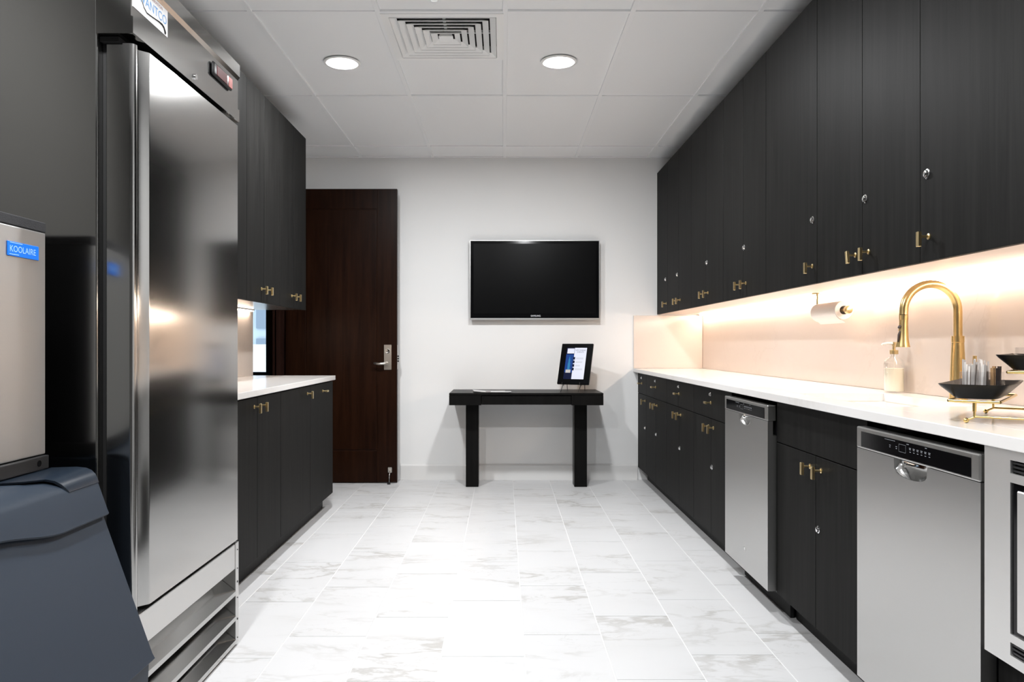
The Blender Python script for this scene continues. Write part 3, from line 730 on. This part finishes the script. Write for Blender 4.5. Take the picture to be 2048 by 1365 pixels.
def carrier(a0, a1, z):
    b0, b1 = -0.004, BL+0.004
    bm = bmesh.new()
    for p0, p1 in (((a0, b0), (a1, b0)), ((a1, b0), (a1, b1)), ((a1, b1), (a0, b1)), ((a0, b1), (a0, b0))):
        tube(bm, [LP(*p0, z), LP(*p1, z)], 0.0038, 8)
    return obj('carrier', bm, 'gold_wire', st, 60)
carrier(-0.038, 0.072, zf1); carrier(0.088, 0.198, zf2)
def dish(a0, a1, z, label):
    b0, b1 = -0.012, BL+0.012; ca, cb, ha, hb = (a0+a1)/2, (b0+b1)/2, (a1-a0)/2, (b1-b0)/2
    t = thing('serving_dish', label, 'dish', LP(ca, cb, z), 'black dishes on the gold stand')
    bm = bmesh.new(); n = 40
    def ring(fa, fb, zz, ex, up=0.0):
        out = []
        for k in range(n):
            th = 2*PI*(k+0.5)/n; c, s = math.cos(th), math.sin(th)
            u = math.copysign(abs(c)**ex, c); w_ = math.copysign(abs(s)**ex, s)
            out.append(bm.verts.new(LP(ca+u*fa, cb+w_*fb, z+zz+up*(abs(u*w_))**2)))
        return out
    rs = [ring(ha*0.60, hb*0.78, 0.0, 0.35), ring(ha*0.64, hb*0.80, 0.004, 0.3), ring(ha*0.80, hb*0.88, 0.018, 0.25), ring(ha*0.94, hb*0.96, 0.030, 0.2), ring(ha, hb, 0.0355, 0.16, 0.003),
          ring(ha*0.985, hb*0.99, 0.0365, 0.16, 0.003), ring(ha*0.90, hb*0.94, 0.030, 0.2), ring(ha*0.74, hb*0.85, 0.016, 0.25), ring(ha*0.58, hb*0.76, 0.0075, 0.3)]
    for i in range(len(rs)-1):
        for k in range(n): bm.faces.new((rs[i][k], rs[i][(k+1) % n], rs[i+1][(k+1) % n], rs[i+1][k]))
    bm.faces.new(rs[0][::-1]); bm.faces.new(rs[-1])
    obj('dish_body', bm, 'bowl_black', t, 50)
    return t
Z1, Z2 = zf1+0.0042, zf2+0.0042
dish(-0.066, 0.092, Z1, 'lower black rectangular dish holding the box of packets')
dish(0.060, 0.218, Z2, 'upper black rectangular dish at the right edge of the picture')
def holder(a0, a1, b0, b1, z, hgt, label):
    t = thing('acrylic_holder', label, 'holder', LP((a0+a1)/2, (b0+b1)/2, z)); th = 0.0022
    def wall(p0, p1, q0, q1, za, zb2, name):
        bm = bmesh.new(); vs = [bm.verts.new(LP(a, b, zz)) for zz in (za, zb2) for a, b in ((p0, q0), (p1, q0), (p1, q1), (p0, q1))]
        for f in ((3,2,1,0),(4,5,6,7),(0,1,5,4),(1,2,6,5),(2,3,7,6),(3,0,4,7)): bm.faces.new([vs[i] for i in f])
        obj(name, bm, 'acrylic', t)
    wall(a0, a1, b0, b1, z, z+th, 'floor_plate')
    wall(a0, a0+th, b0, b1, z+th, z+hgt, 'side_wall'); wall(a1-th, a1, b0, b1, z+th, z+hgt, 'side_wall')
    wall(a0+th, a1-th, b0, b0+th, z+th, z+hgt, 'side_wall'); wall(a0+th, a1-th, b1-th, b1, z+th, z+hgt, 'side_wall')
    wall(a0+(a1-a0)*0.70, a0+(a1-a0)*0.70+th, b0+th, b1-th, z+th, z+hgt, 'divider')
ha0, ha1, hb0, hb1 = -0.034, 0.062, 0.125, 0.195
zh = Z1+0.0078
holder(ha0, ha1, hb0, hb1, zh, 0.058, 'clear acrylic box of packets standing in the lower black dish')
rp = random.Random(11)
def stick(name, a, b, z, ln, wd, th, ta, tb, m, label, cat, group):
    base = LP(a, b, z); top = LP(a+ta, b+tb, z+ln); d = (top-base).normalized()
    ang = rp.uniform(-0.5, 0.5); s_ = (A2*math.cos(ang)+B2*math.sin(ang)); s_ = (s_-d*s_.dot(d)).normalized(); n_ = d.cross(s_)
    bm = bmesh.new(); vs = []
    for l in (0, ln):
        for sw, sn in ((-1, -1), (1, -1), (1, 1), (-1, 1)): vs.append(bm.verts.new(base + d*l + s_*(sw*wd/2) + n_*(sn*th/2)))
    for f in ((3,2,1,0),(4,5,6,7),(0,1,5,4),(1,2,6,5),(2,3,7,6),(3,0,4,7)): bm.faces.new([vs[i] for i in f])
    return tag(obj(name, bm, m), label, cat, group)
for k in range(9):
    for j in range(4):
        a = ha0+0.008+k*0.0062+rp.uniform(-0.0008, 0.0008); b = hb0+0.010+j*0.0165+rp.uniform(-0.002, 0.002)
        stick('toothpick_packet', a, b, zh+0.0028, rp.uniform(0.068, 0.090), 0.0046, 0.0014, rp.uniform(-0.003, 0.003), rp.uniform(-0.006, 0.006), rp.choice(['packet', 'packet_light', 'packet']),
              'thin pale paper packet standing in the acrylic box', 'packet', 'paper packets in the acrylic box')
for k in range(2):
    for j in range(2):
        stick('stirrer_packet', ha0+0.074+k*0.011, hb0+0.018+j*0.03, zh+0.0028, 0.066+0.004*j, 0.0085, 0.004, 0.001*(k-0.5), 0.002*j, 'wrapper_dark' if k else 'stir_wood',
              'brown wrapped stick in the small end section of the acrylic box', 'packet', 'brown sticks in the acrylic box')
zh2 = Z2+0.0078
holder(0.093, 0.185, 0.10, 0.17, zh2, 0.048, 'clear acrylic box standing in the upper black dish')
for k in range(6):
    stick('sweetener_packet', 0.106+k*0.008, 0.12+0.004*(k % 3), zh2+0.0028, 0.022+0.003*(k % 2), 0.006, 0.002, 0.001, 0.002, 'wrapper_yellow' if k > 1 else 'packet_light',
          'small packet lying in the acrylic box on the upper dish', 'packet', 'packets in the upper acrylic box')

# ------------------------------------------------------------------ right wall cabinets
ZU0, ZU1 = 1.383, 2.566
def upper_cab(label, y0, y1, doors, locks, tilt=False, hside=None, s=-1, xf=XUR, xw=XR, z0=ZU0, z1=ZU1, seam=None, hz=1.457, grp='dark wall cabinets on the right'):
    t = thing('wall_cabinet', label, 'cabinet', ((xf+xw)/2, (y0+y1)/2, z0), grp)
    xb = xw + s*0.001
    obj('body', B(xf-s*0.020, xb, y0+0.0008, y1-0.0008, z0+0.012, z1-0.001), 'cabinet_shell', t)
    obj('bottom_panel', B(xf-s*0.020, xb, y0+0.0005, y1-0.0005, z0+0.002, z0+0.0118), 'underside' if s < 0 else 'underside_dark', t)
    yc = seam or (y0+y1)/2
    if doors == 1:
        f = front(t, 'door', xf, s, y0, y1, z0, z1)
        pull(f, xf, s, y0+0.045 if hside == 'near' else y1-0.05, hz)
        for y in locks: cam_lock(f, xf, s, y, 1.648, 0.0155)
    else:
        f1 = front(t, 'door', xf, s, yc, y1, z0, z1); pull(f1, xf, s, yc+0.05, hz, tilt=(-0.14 if tilt else 0))
        f2 = front(t, 'door', xf, s, y0, yc, z0, z1); pull(f2, xf, s, yc-0.05, hz)
        for y in locks: cam_lock(f1 if y > yc else f2, xf, s, y, 1.648, 0.0155)
    return t
upper_cab('narrow charcoal wall cabinet in the corner by the far wall', 5.97, YW-0.002, 1, [6.035], hside='near')
upper_cab('two-door charcoal wall cabinet second from the far wall on the right', 5.217, 5.97, 2, [5.63])
upper_cab('two-door charcoal wall cabinet third from the far wall on the right', 4.46, 5.217, 2, [4.81])
upper_cab('two-door charcoal wall cabinet above the farther dishwasher', 3.733, 4.46, 2, [4.065], seam=4.09)
upper_cab('single-door charcoal wall cabinet above the paper towel roll', 3.125, 3.733, 1, [3.165], hside='near')
upper_cab('two-door charcoal wall cabinet above the faucet, one handle tilted', 2.352, 3.125, 2, [2.705], tilt=True, seam=2.731)
upper_cab('wide single-door charcoal wall cabinet at the right edge of the picture', 1.74, 2.352, 1, [2.31], hside='far')
t = thing('light_strip', 'glowing strip light under the right wall cabinets along the backsplash', 'strip light', (XR-0.03, 4.0, 1.37))
obj('diffuser', B(XR-0.043, XR-0.0125, 1.77, YW-0.04, 1.3715, 1.3846), 'led', t)
for y in (1.762, YW-0.0395): obj('end_cap', B(XR-0.043, XR-0.0125, y, y+0.0075, 1.3715, 1.3846), 'white_metal', t)

# ------------------------------------------------------------------ left cabinets
def base_left(label, y0, y1, kind):
    t = thing('base_cabinet', label, 'cabinet', ((XFL+XL)/2, (y0+y1)/2, 0), 'dark base cabinets on the left')
    obj('body', B(XL+0.015, XFL-0.020, y0+0.001, y1-0.001, 0.105, ZTL-0.031), 'cabinet_shell', t)
    obj('toe_kick', B(-1.265, -1.25, y0+0.001, y1-0.001, 0.001, 0.104), 'cabinet_shell', t)
    yc = (y0+y1)/2
    if kind == 'pair':
        f = front(t, 'door', XFL, 1, yc, y1, 0.108, 0.878); pull(f, XFL, 1, yc+0.05, 0.836)
        f = front(t, 'door', XFL, 1, y0, yc, 0.108, 0.878); pull(f, XFL, 1, yc-0.05, 0.836)
    elif kind == 'far':
        f = front(t, 'door', XFL, 1, y0, y1, 0.108, 0.878); pull(f, XFL, 1, y1-0.07, 0.836)
    else:
        f = front(t, 'door', XFL, 1, y0, y1, 0.108, 0.878); pull(f, XFL, 1, yc+0.01, 0.828, False)
base_left('two-door charcoal base cabinet on the left beside the refrigerator', 3.27, 4.04, 'pair')
base_left('single-door charcoal base cabinet in the middle of the left counter', 4.04, 4.656, 'far')
base_left('charcoal pull-out cabinet with a horizontal handle at the left counter end', 4.656, YEND, 'pullout')
tag(obj('countertop', B(XL+0.0125, XCL, 2.95, YEND+0.018, ZTL-0.030, ZTL, 0.002, 2), 'counter_quartz'), 'short white quartz countertop on the left in front of the doorway', 'countertop')
ULZ0, ULZ1 = 1.369, 2.556
def ul(label, y0, y1, seam): upper_cab(label, y0, y1, 2, [], s=1, xf=XUL, xw=XL, z0=ULZ0, z1=ULZ1, seam=seam, hz=1.446, grp='dark wall cabinets on the left')
ul('charcoal wall cabinet on the left mostly hidden behind the refrigerator', 3.44, 4.06, 3.75)
ul('two-door charcoal wall cabinet in the middle of the left wall', 4.06, 4.664, 4.355)
ul('two-door charcoal wall cabinet on the left nearest the brown door', 4.664, 5.275, 4.97)
t = thing('light_strip', 'glowing strip light under the left wall cabinets', 'strip light', (XL+0.03, 4.1, 1.36))
obj('housing', B(XL+0.014, XL+0.045, 3.46, 5.22, 1.3625, 1.3708), 'white_metal', t)
obj('diffuser', B(XL+0.016, XL+0.043, 3.47, 5.21, 1.357, 1.3623), 'led_left', t)

# ------------------------------------------------------------------ refrigerator
t = thing('refrigerator', 'tall stainless commercial refrigerator on the left', 'refrigerator', (-1.4, 2.47, 0))
RY0, RY1 = 2.060, 2.885
obj('cabinet', B(XL+0.02, -1.098, RY0, RY1, 0.005, 2.165, 0.004, 2), 'fridge_steel', t)
obj('gasket', B(-1.0975, -1.087, RY0+0.03, RY1-0.01, 0.40, 1.955), 'black_void', t)
obj('header_gap', B(-1.0975, -1.045, RY0+0.012, RY1-0.006, 1.9555, 1.9685), 'black_void', t)
# door with a full-height folded grip along its near edge (plan outline, extruded upward)
yA = 2.083
poly = [(-1.086, yA+0.002), (-1.086, 2.868), (-1.000, 2.868), (-1.000, 2.158), (-1.0008, 2.154), (-1.021, 2.134), (-1.0225, 2.131), (-1.022, 2.110)]
for k in range(7):
    a = math.radians(-15 + 105*(1-k/6.0)) ; 
# rounded outer lip of the grip
lip = []
for k in range(9):
    a = math.radians(60 - 150*k/8)
    lip.append((-1.0235+0.0145*math.cos(a), 2.0985+0.0145*math.sin(a)))
poly = poly[:-1] + [(-1.0205, 2.118)] + lip
poly += [(-1.084, yA+0.0005)]
door = obj('door', PR(poly, 'z', 0.397, 1.955), 'fridge_steel', t, 30)
# header
hdpoly = [(-1.098, 2.165), (-1.098, 1.970), (-1.004, 1.970), (-0.998, 1.972), (-0.998, 2.016), (-1.004, 2.018), (-1.004, 2.128), (-0.996, 2.140), (-0.996, 2.186), (-1.004, 2.194), (-1.098, 2.194)]
hdr = obj('header_panel', PR(hdpoly, 'y', RY0-0.006, RY1-0.004), 'header_steel', t, 25)
u, v, n = (0, 1, 0), (0, 0, 1), (1, 0, 0)
XH = -1.0038
lab = obj('label_plate', B(XH, XH+0.0015, 2.063, 2.276, 2.047, 2.126, 0.0003, 1), 'label_white', hdr)
o = (XH+0.0016, 2.063, 2.047)
obj('lettering', text_bm('AVANTCO', 0.037, (XH+0.0016, 2.086, 2.0795), u, v, n, 0.0003, sx=1.02), 'label_blue', hdr)
obj('lettering', text_bm('REFRIGERATION', 0.0125, (XH+0.0016, 2.135, 2.1125), u, v, n, 0.0003, sx=1.15), 'label_red', hdr)
sw = [(2.098, 2.122), (2.104, 2.100), (2.112, 2.0856), (2.124, 2.071), (2.142, 2.0625), (2.168, 2.0645), (2.194, 2.0672), (2.218, 2.0700), (2.239, 2.0700), (2.2500, 2.0660), (2.256, 2.0585)]
wd = [0.0012, 0.0014, 0.0016, 0.0018, 0.0020, 0.0018, 0.0018, 0.0022, 0.0032, 0.0042, 0.0052]
bm = bmesh.new(); prev = None
for i, (yy, zz) in enumerate(sw):
    a = sw[max(i-1, 0)]; b = sw[min(i+1, len(sw)-1)]; d = Vector((b[0]-a[0], b[1]-a[1])).normalized(); nn = Vector((-d.y, d.x))*wd[i]
    cur = (bm.verts.new((XH+0.0022, yy+nn.x, zz+nn.y)), bm.verts.new((XH+0.0022, yy-nn.x, zz-nn.y)))
    if prev: bm.faces.new((prev[0], cur[0], cur[1], prev[1]))
    prev = cur
cap = [bm.verts.new((XH+0.0023, 2.2575+0.0056*math.cos(2*PI*k/14), 2.0555+0.0062*math.sin(2*PI*k/14))) for k in range(14)]
bm.faces.new(cap)
obj('swoosh', bm, 'black_gloss', hdr)
obj('key_lock', T([(XH, 2.464, 1.996), (XH+0.004, 2.464, 1.996), (XH+0.005, 2.464, 1.996), (XH+0.012, 2.464, 1.996)], [0.014, 0.014, 0.010, 0.009], 18), 'chrome', hdr, 40)
ct = obj('controller', B(XH, XH+0.012, 2.612, 2.795, 2.058, 2.105, 0.008, 3), 'black_plastic', hdr, 40)
obj('display', B(XH+0.0121, XH+0.0135, 2.640, 2.735, 2.064, 2.098, 0.0004, 1), 'red_screen', hdr)
obj('indicator', B(XH+0.0121, XH+0.0145, 2.752, 2.785, 2.063, 2.099, 0.001, 1), 'red_lens', hdr)
# bottom rail and louvre grille
obj('bottom_rail', B(-1.086, -1.002, RY0+0.006, 2.846, 0.292, 0.385, 0.002, 1), 'steel_bright', t)
for zf in (0.204, 0.110, 0.022):
    pl = [(-1.086, zf+0.074), (-1.086, zf+0.071), (-1.002, zf-0.002), (-1.002, zf-0.010), (-0.999, zf-0.010), (-0.999, zf+0.006)]
    obj('louvre', PR(pl, 'y', RY0+0.006, 2.846), 'fridge_steel', t)
obj('grille_back', B(-1.0965, -1.088, RY0+0.006, 2.846, 0.012, 0.291), 'black_void', t)
post = obj('grille_post', B(-1.086, -1.0, 2.848, 2.879, 0.010, 0.388, 0.001, 1), 'steel_bright', t)
bm = bmesh.new()
for zz in (0.36, 0.29, 0.24, 0.18, 0.10, 0.03): tube(bm, [(-1.0, 2.866, zz), (-0.9985, 2.866, zz)], 0.0042 if zz in (0.24, 0.10) else 0.0025, 8)
obj('screw', bm, 'black_plastic', post)

# ------------------------------------------------------------------ ice machine
IY0, IY1 = 1.16, 1.945
t = thing('ice_machine', 'ice machine head with a steel front on the blue grey bin', 'ice machine', (-1.45, (IY0+IY1)/2, 0.846))
XI = -1.168
hdm = obj('head', B(XL+0.03, XI-0.012, IY0, IY1, 0.850, 1.415), 'black_plastic', t)
obj('front_panel', B(XI-0.0115, XI, IY0, IY1, 0.852, 1.414, 0.003, 2), 'panel_steel', t)
obj('top_foam', B(XL+0.03, XI-0.001, IY0, IY1+0.004, 1.4155, 1.441, 0.002, 1), 'foam', t)
bl = obj('base_rail', B(XL+0.03, XI+0.008, IY0, IY1+0.002, 0.815, 0.8495, 0.003, 2), 'rail_black', t)
obj('screw_recess', T([(XI+0.0078, 1.905, 0.833), (XI+0.0092, 1.905, 0.833)], 0.008, 16), 'black_gloss', bl)
bd = obj('badge', B(XI+0.0001, XI+0.003, 1.792, 1.912, 1.341, 1.3755, 0.0008, 1), 'blue_badge', t)
obj('badge_text', text_bm('KOOLAIRE', 0.0215, (XI+0.0031, 1.798, 1.3515), u, v, n, 0.0003, sx=0.98), 'badge_text', bd)
obj('badge_line', quad_bm((XI+0.0031, 1.797, 1.3445), u, v, n, [(0, 0.036, 0, 0.0016), (0.002, 0.05, 0.0275, 0.0288)], 0.0003), 'badge_text', bd)

t = thing('ice_bin', 'blue grey plastic ice bin with sloped front and lift-up lid', 'ice bin', (-1.3, (IY0+IY1)/2, 0))
BY0, BY1 = IY0-0.02, IY1+0.02
body = [(XL+0.03, 0.335), (XL+0.03, 0.803), (-1.10, 0.803), (-1.035, 0.70), (-0.905, 0.335), (-0.898, 0.322), (-0.905, 0.315), (XL+0.03, 0.315)]
obj('bin_body', PR(body, 'y', BY0, BY1), 'bin_plastic', t, 40)
low = [(XL+0.05, 0.02), (XL+0.05, 0.314), (-0.912, 0.314), (-0.925, 0.02)]
obj('bin_foot', PR(low, 'y', BY0+0.004, BY1-0.004), 'bin_plastic', t)
# lid: grid over width so that its lower edge can rise into the finger scoop
lid = bmesh.new(); nY = 60; loops = []
for i in range(nY+1):
    y = BY0 + (BY1-BY0)*i/nY
    f = (y-BY0)/(BY1-BY0)
    # distance from the far edge in metres: edge is straight, then dips to a raised scoop
    d = BY1-y
    rise = 0.020*max(0.0, min(1.0, (d-0.215)/0.14)) ** 1.0
    rise = 0.034*(lambda q: q*q*(3-2*q))(max(0.0, min(1.0, (d-0.19)/0.26)))
    zl = 0.694 + rise
    xo = -1.0165 - (zl-0.694)*0.36
    prof = [(XL+0.06, 0.8035), (-1.094, 0.8035), (-1.030-(zl-0.694)*0.36, zl), (xo-0.003, zl-0.002), (xo, zl+0.002), (xo-0.004, zl+0.012), (-1.045, 0.775), (-1.052, 0.786), (-1.063, 0.794), (-1.080, 0.802), (-1.11, 0.808), (XL+0.06, 0.812)]
    loops.append([lid.verts.new((px, y, pz)) for px, pz in prof])
for i in range(nY):
    n_ = len(loops[0])
    for k in range(n_): lid.faces.new((loops[i][k], loops[i][(k+1) % n_], loops[i+1][(k+1) % n_], loops[i+1][k]))
lid.faces.new(loops[0]); lid.faces.new(loops[-1][::-1])
ld_ = obj('lid', lid, 'bin_plastic', t, 40)
# smooth hood strip over the far end of the lid, with its curved cut
hood = bmesh.new(); rows = []; prof0 = [(-1.165, 0.8135), (-1.10, 0.8155), (-1.076, 0.813), (-1.062, 0.807), (-1.052, 0.797), (-1.047, 0.787), (-1.043, 0.7755)]
for i, (px, pz) in enumerate(prof0):
    s_ = i/(len(prof0)-1)
    cut = [0.235, 0.215, 0.172, 0.160, 0.150, 0.141, 0.132][i]
    rows.append([(px, BY1+0.001, pz), (px, BY1-cut, pz)])
top = [[hood.verts.new(p) for p in r] for r in rows]
bot = [[hood.verts.new((p[0]-0.0045, p[1], p[2]-0.0045)) for p in r] for r in rows]
for i in range(len(rows)-1):
    hood.faces.new((top[i][0], top[i+1][0], top[i+1][1], top[i][1])); hood.faces.new((bot[i][0], bot[i][1], bot[i+1][1], bot[i+1][0]))
    for q in (0, 1): hood.faces.new((top[i][q], bot[i][q], bot[i+1][q], top[i+1][q]))
for i in (0, len(rows)-1): hood.faces.new((top[i][0], top[i][1], bot[i][1], bot[i][0]))
obj('hood', hood, 'bin_plastic_smooth', t, 50)

# ------------------------------------------------------------------ television
TX0, TX1, TY = -0.279, 0.797, 6.318
zT, zB = 1.13+(690-481)*TY/FPX, 1.13+(690-640)*TY/FPX
t = thing('television', 'black flat television with a silver edge on the far wall', 'television', ((TX0+TX1)/2, TY, zB))
obj('back_shell', B(TX0+0.012, TX1-0.012, TY+0.010, TY+0.035, zB+0.012, zT-0.012, 0.006, 2), 'black_plastic', t)
obj('wall_mount', B(0.05, 0.47, TY+0.0355, YW-0.0005, zB+0.18, zT-0.18), 'black_plastic', t)
bm = bmesh.new()
for a in ((TX0, TX0+0.006, zB, zT), (TX1-0.006, TX1, zB, zT), (TX0+0.006, TX1-0.006, zB, zB+0.014), (TX0+0.006, TX1-0.006, zT-0.005, zT)): box(bm, a[0], a[1], TY-0.001, TY+0.012, a[2], a[3])
obj('edge_trim', bm, 'steel_bright', t)
bz = obj('bezel', B(TX0+0.006, TX1-0.006, TY, TY+0.0095, zB+0.014, zT-0.005), 'black_gloss', t)
obj('screen', B(TX0+0.030, TX1-0.030, TY-0.0006, TY-0.0001, zB+0.052, zT-0.028), 'screen_black', t)
obj('brand_lettering', text_bm('SAMSUNG', 0.0195, (0.267, TY-0.0002, zB+0.026), (1, 0, 0), (0, 0, 1), (0, -1, 0), 0.0004, 'CENTER', 0.92), 'print_white', bz)

# ------------------------------------------------------------------ console table
CT0, CT1, CF, CBk = -0.419, 0.770, 5.872, YW-0.016
t = thing('console_table', 'black wooden console table under the television', 'table', ((CT0+CT1)/2, 6.12, 0))
zc1, zc0_ = 0.7575, 0.6635
obj('table_top', B(CT0, CT1, CF, CBk, zc1-0.018, zc1, 0.002, 1), 'table_wood', t)
obj('apron_block', B(CT0, -0.172, CF, CBk, zc0_, zc1-0.0185, 0.0015, 1), 'table_wood', t)
obj('apron_block', B(0.523, CT1, CF, CBk, zc0_, zc1-0.0185, 0.0015, 1), 'table_wood', t)
obj('drawer', B(-0.169, 0.520, CF+0.004, CBk-0.01, zc0_+0.004, zc1-0.024, 0.0015, 1), 'table_wood', t)
for a in (-0.299, 0.562): obj('leg', B(a, a+0.1005, 6.05, 6.20, 0.001, zc0_-0.0005, 0.002, 1), 'table_wood', t)
# leaflets lying on it
t = thing('leaflet_stack', 'few printed paper sheets lying on the black table', 'paper', (-0.08, 6.05, zc1))
for k, (xa, xb, ya, yb, rz, lift) in enumerate([(-0.24, 0.02, 5.94, 6.14, 0.10, 0.001), (-0.17, 0.05, 5.90, 6.05, -0.08, 0.0025), (-0.10, 0.06, 5.91, 6.02, 0.03, 0.004)]):
    bm = bmesh.new(); n_ = 8; top = []; bot = []
    cx, cy = (xa+xb)/2, (ya+yb)/2
    for i in range(n_+1):
        f = i/n_; x = xa+(xb-xa)*f; cur = 0.010*(1-f)**3 if k == 0 else 0.001
        for lst, dz in ((top, 0.001), (bot, 0)):
            rowp = []
            for y in (ya, yb):
                dx, dy = x-cx, y-cy
                rowp.append(bm.verts.new((cx+dx*math.cos(rz)-dy*math.sin(rz), cy+dx*math.sin(rz)+dy*math.cos(rz), zc1+lift+cur+dz-(0 if k else 0))))
            lst.append(rowp)
    for i in range(n_):
        bm.faces.new((top[i][0], top[i+1][0], top[i+1][1], top[i][1])); bm.faces.new((bot[i][0], bot[i][1], bot[i+1][1], bot[i+1][0]))
        for q in (0, 1): bm.faces.new((top[i][q], bot[i][q], bot[i+1][q], top[i+1][q]))
    for i in (0, n_): bm.faces.new((top[i][0], top[i][1], bot[i][1], bot[i][0]))
    obj('sheet', bm, ['paper', 'paper_print', 'paper'][k], t)
# digital frame on a wire easel, turned to the left and leaning back
th_, ph = math.radians(27), math.radians(19)
back = Vector((math.sin(th_), math.cos(th_), 0)); U = Vector((math.cos(th_), -math.sin(th_), 0))
V = Vector((0, 0, math.cos(ph))) + back*math.sin(ph); Nn = U.cross(V)          # Nn points to the viewer
if Nn.y > 0: Nn = -Nn
FW, FH = 0.268, 0.340
OB = Vector(PX(1145, 769, 6.03))
fr = thing('digital_frame', 'black tablet frame showing an events poster on the console table', 'tablet', (OB.x, OB.y, zc1))
def slab(a0, a1, b0, b1, d0, d1):
    bm = bmesh.new(); vs = [bm.verts.new(OB+U*a+V*b+Nn*d) for d in (d0, d1) for a, b in ((a0, b0), (a1, b0), (a1, b1), (a0, b1))]
    for f in ((3,2,1,0),(4,5,6,7),(0,1,5,4),(1,2,6,5),(2,3,7,6),(3,0,4,7)): bm.faces.new([vs[i] for i in f])
    return bm
bm = slab(-FW/2, FW/2, 0, FH, -0.018, 0); bmesh.ops.recalc_face_normals(bm, faces=bm.faces[:]); bmesh.ops.bevel(bm, geom=bm.edges[:], offset=0.003, segments=2, affect='EDGES')
obj('casing', bm, 'black_gloss', fr)
SW0, SW1, SH0, SH1 = -FW/2+0.048, FW/2-0.048, 0.042, FH-0.036
def P2(rects, m, name, depth, par): return obj(name, quad_bm(OB, U, V, Nn, rects, depth), m, par, keep_normals=True)
split = SW0+(SW1-SW0)*0.40
scr = P2([(SW0, split, SH0, SH1)], 'screen_lit_navy', 'screen_left', 0.0006, fr)
P2([(split, SW1, SH0, SH1)], 'screen_lit_white', 'screen_right', 0.0006, fr)
P2([(SW0+0.008, split-0.002, SH1-0.048, SH1-0.006)], 'screen_lit_white', 'logo_box', 0.0010, scr)
P2([(SW0+0.002, split, SH0+0.055, SH1-0.055)], 'screen_lit_blue', 'picture', 0.0010, scr)
tc = (SW0+split)/2
P2([(tc-0.010, tc+0.010, SH0+0.07, SH0+0.135), (tc-0.0075, tc+0.0075, SH0+0.135, SH0+0.165), (tc-0.004, tc+0.004, SH0+0.165, SH0+0.182), (tc-0.001, tc+0.001, SH0+0.182, SH0+0.195)], 'screen_lit_tower', 'tower_print', 0.0014, scr)
P2([(tc-0.022, tc+0.020, SH0+0.052, SH0+0.078)], 'screen_lit_stone', 'street_print', 0.0016, scr)
P2([(split-0.006, split+0.012, SH1-0.100-k*0.030, SH1-0.078-k*0.030) for k in range(4)], 'screen_lit_navy', 'date_boxes', 0.0018, scr)
tx = bmesh.new(); cxr = (split+SW1)/2
for txt, b in (('UPCOMING', SH1-0.026), ('EVENTS', SH1-0.042)):
    text_bm(txt, 0.0165, OB+U*cxr+V*b, U, V, Nn, 0.0011, 'CENTER', 1.0, bm=tx)
obj('poster_text', tx, 'print_dark', fr, keep_normals=True)
P2([(split+0.020, split+0.020+w_, SH1-0.087-k*0.030-d, SH1-0.0845-k*0.030-d) for k, w_ in enumerate((0.062, 0.056, 0.04, 0.062)) for d in (0, 0.008)], 'print_grey', 'text_lines', 0.0011, fr)
es = thing('wire_easel', 'thin black wire easel holding up the tablet frame', 'easel', (OB.x, OB.y, zc1))
for a in (-0.085, 0.065):
    f0 = OB+U*a; g0 = Vector((f0.x, f0.y, zc1+0.0022))
    obj('leg', T([OB+U*a+V*0.012+Nn*0.014, OB+U*a-V*0.004+Nn*0.012, OB+U*a-V*0.006-Nn*0.010, g0-back*0.03+Vector((0, 0, 0.008)), g0-back*0.038], 0.0024, 8), 'black_plastic', es, 60)
    obj('prop', T([OB+U*a-V*0.006-Nn*0.022, OB+U*a+V*0.16-Nn*0.0225], 0.0024, 8), 'black_plastic', es)
    pb = OB+U*a+V*0.16-Nn*0.0225
    obj('rear_leg', T([pb, Vector((pb.x+back.x*0.03, pb.y+back.y*0.03, zc1+0.0024))], 0.0024, 8), 'black_plastic', es)
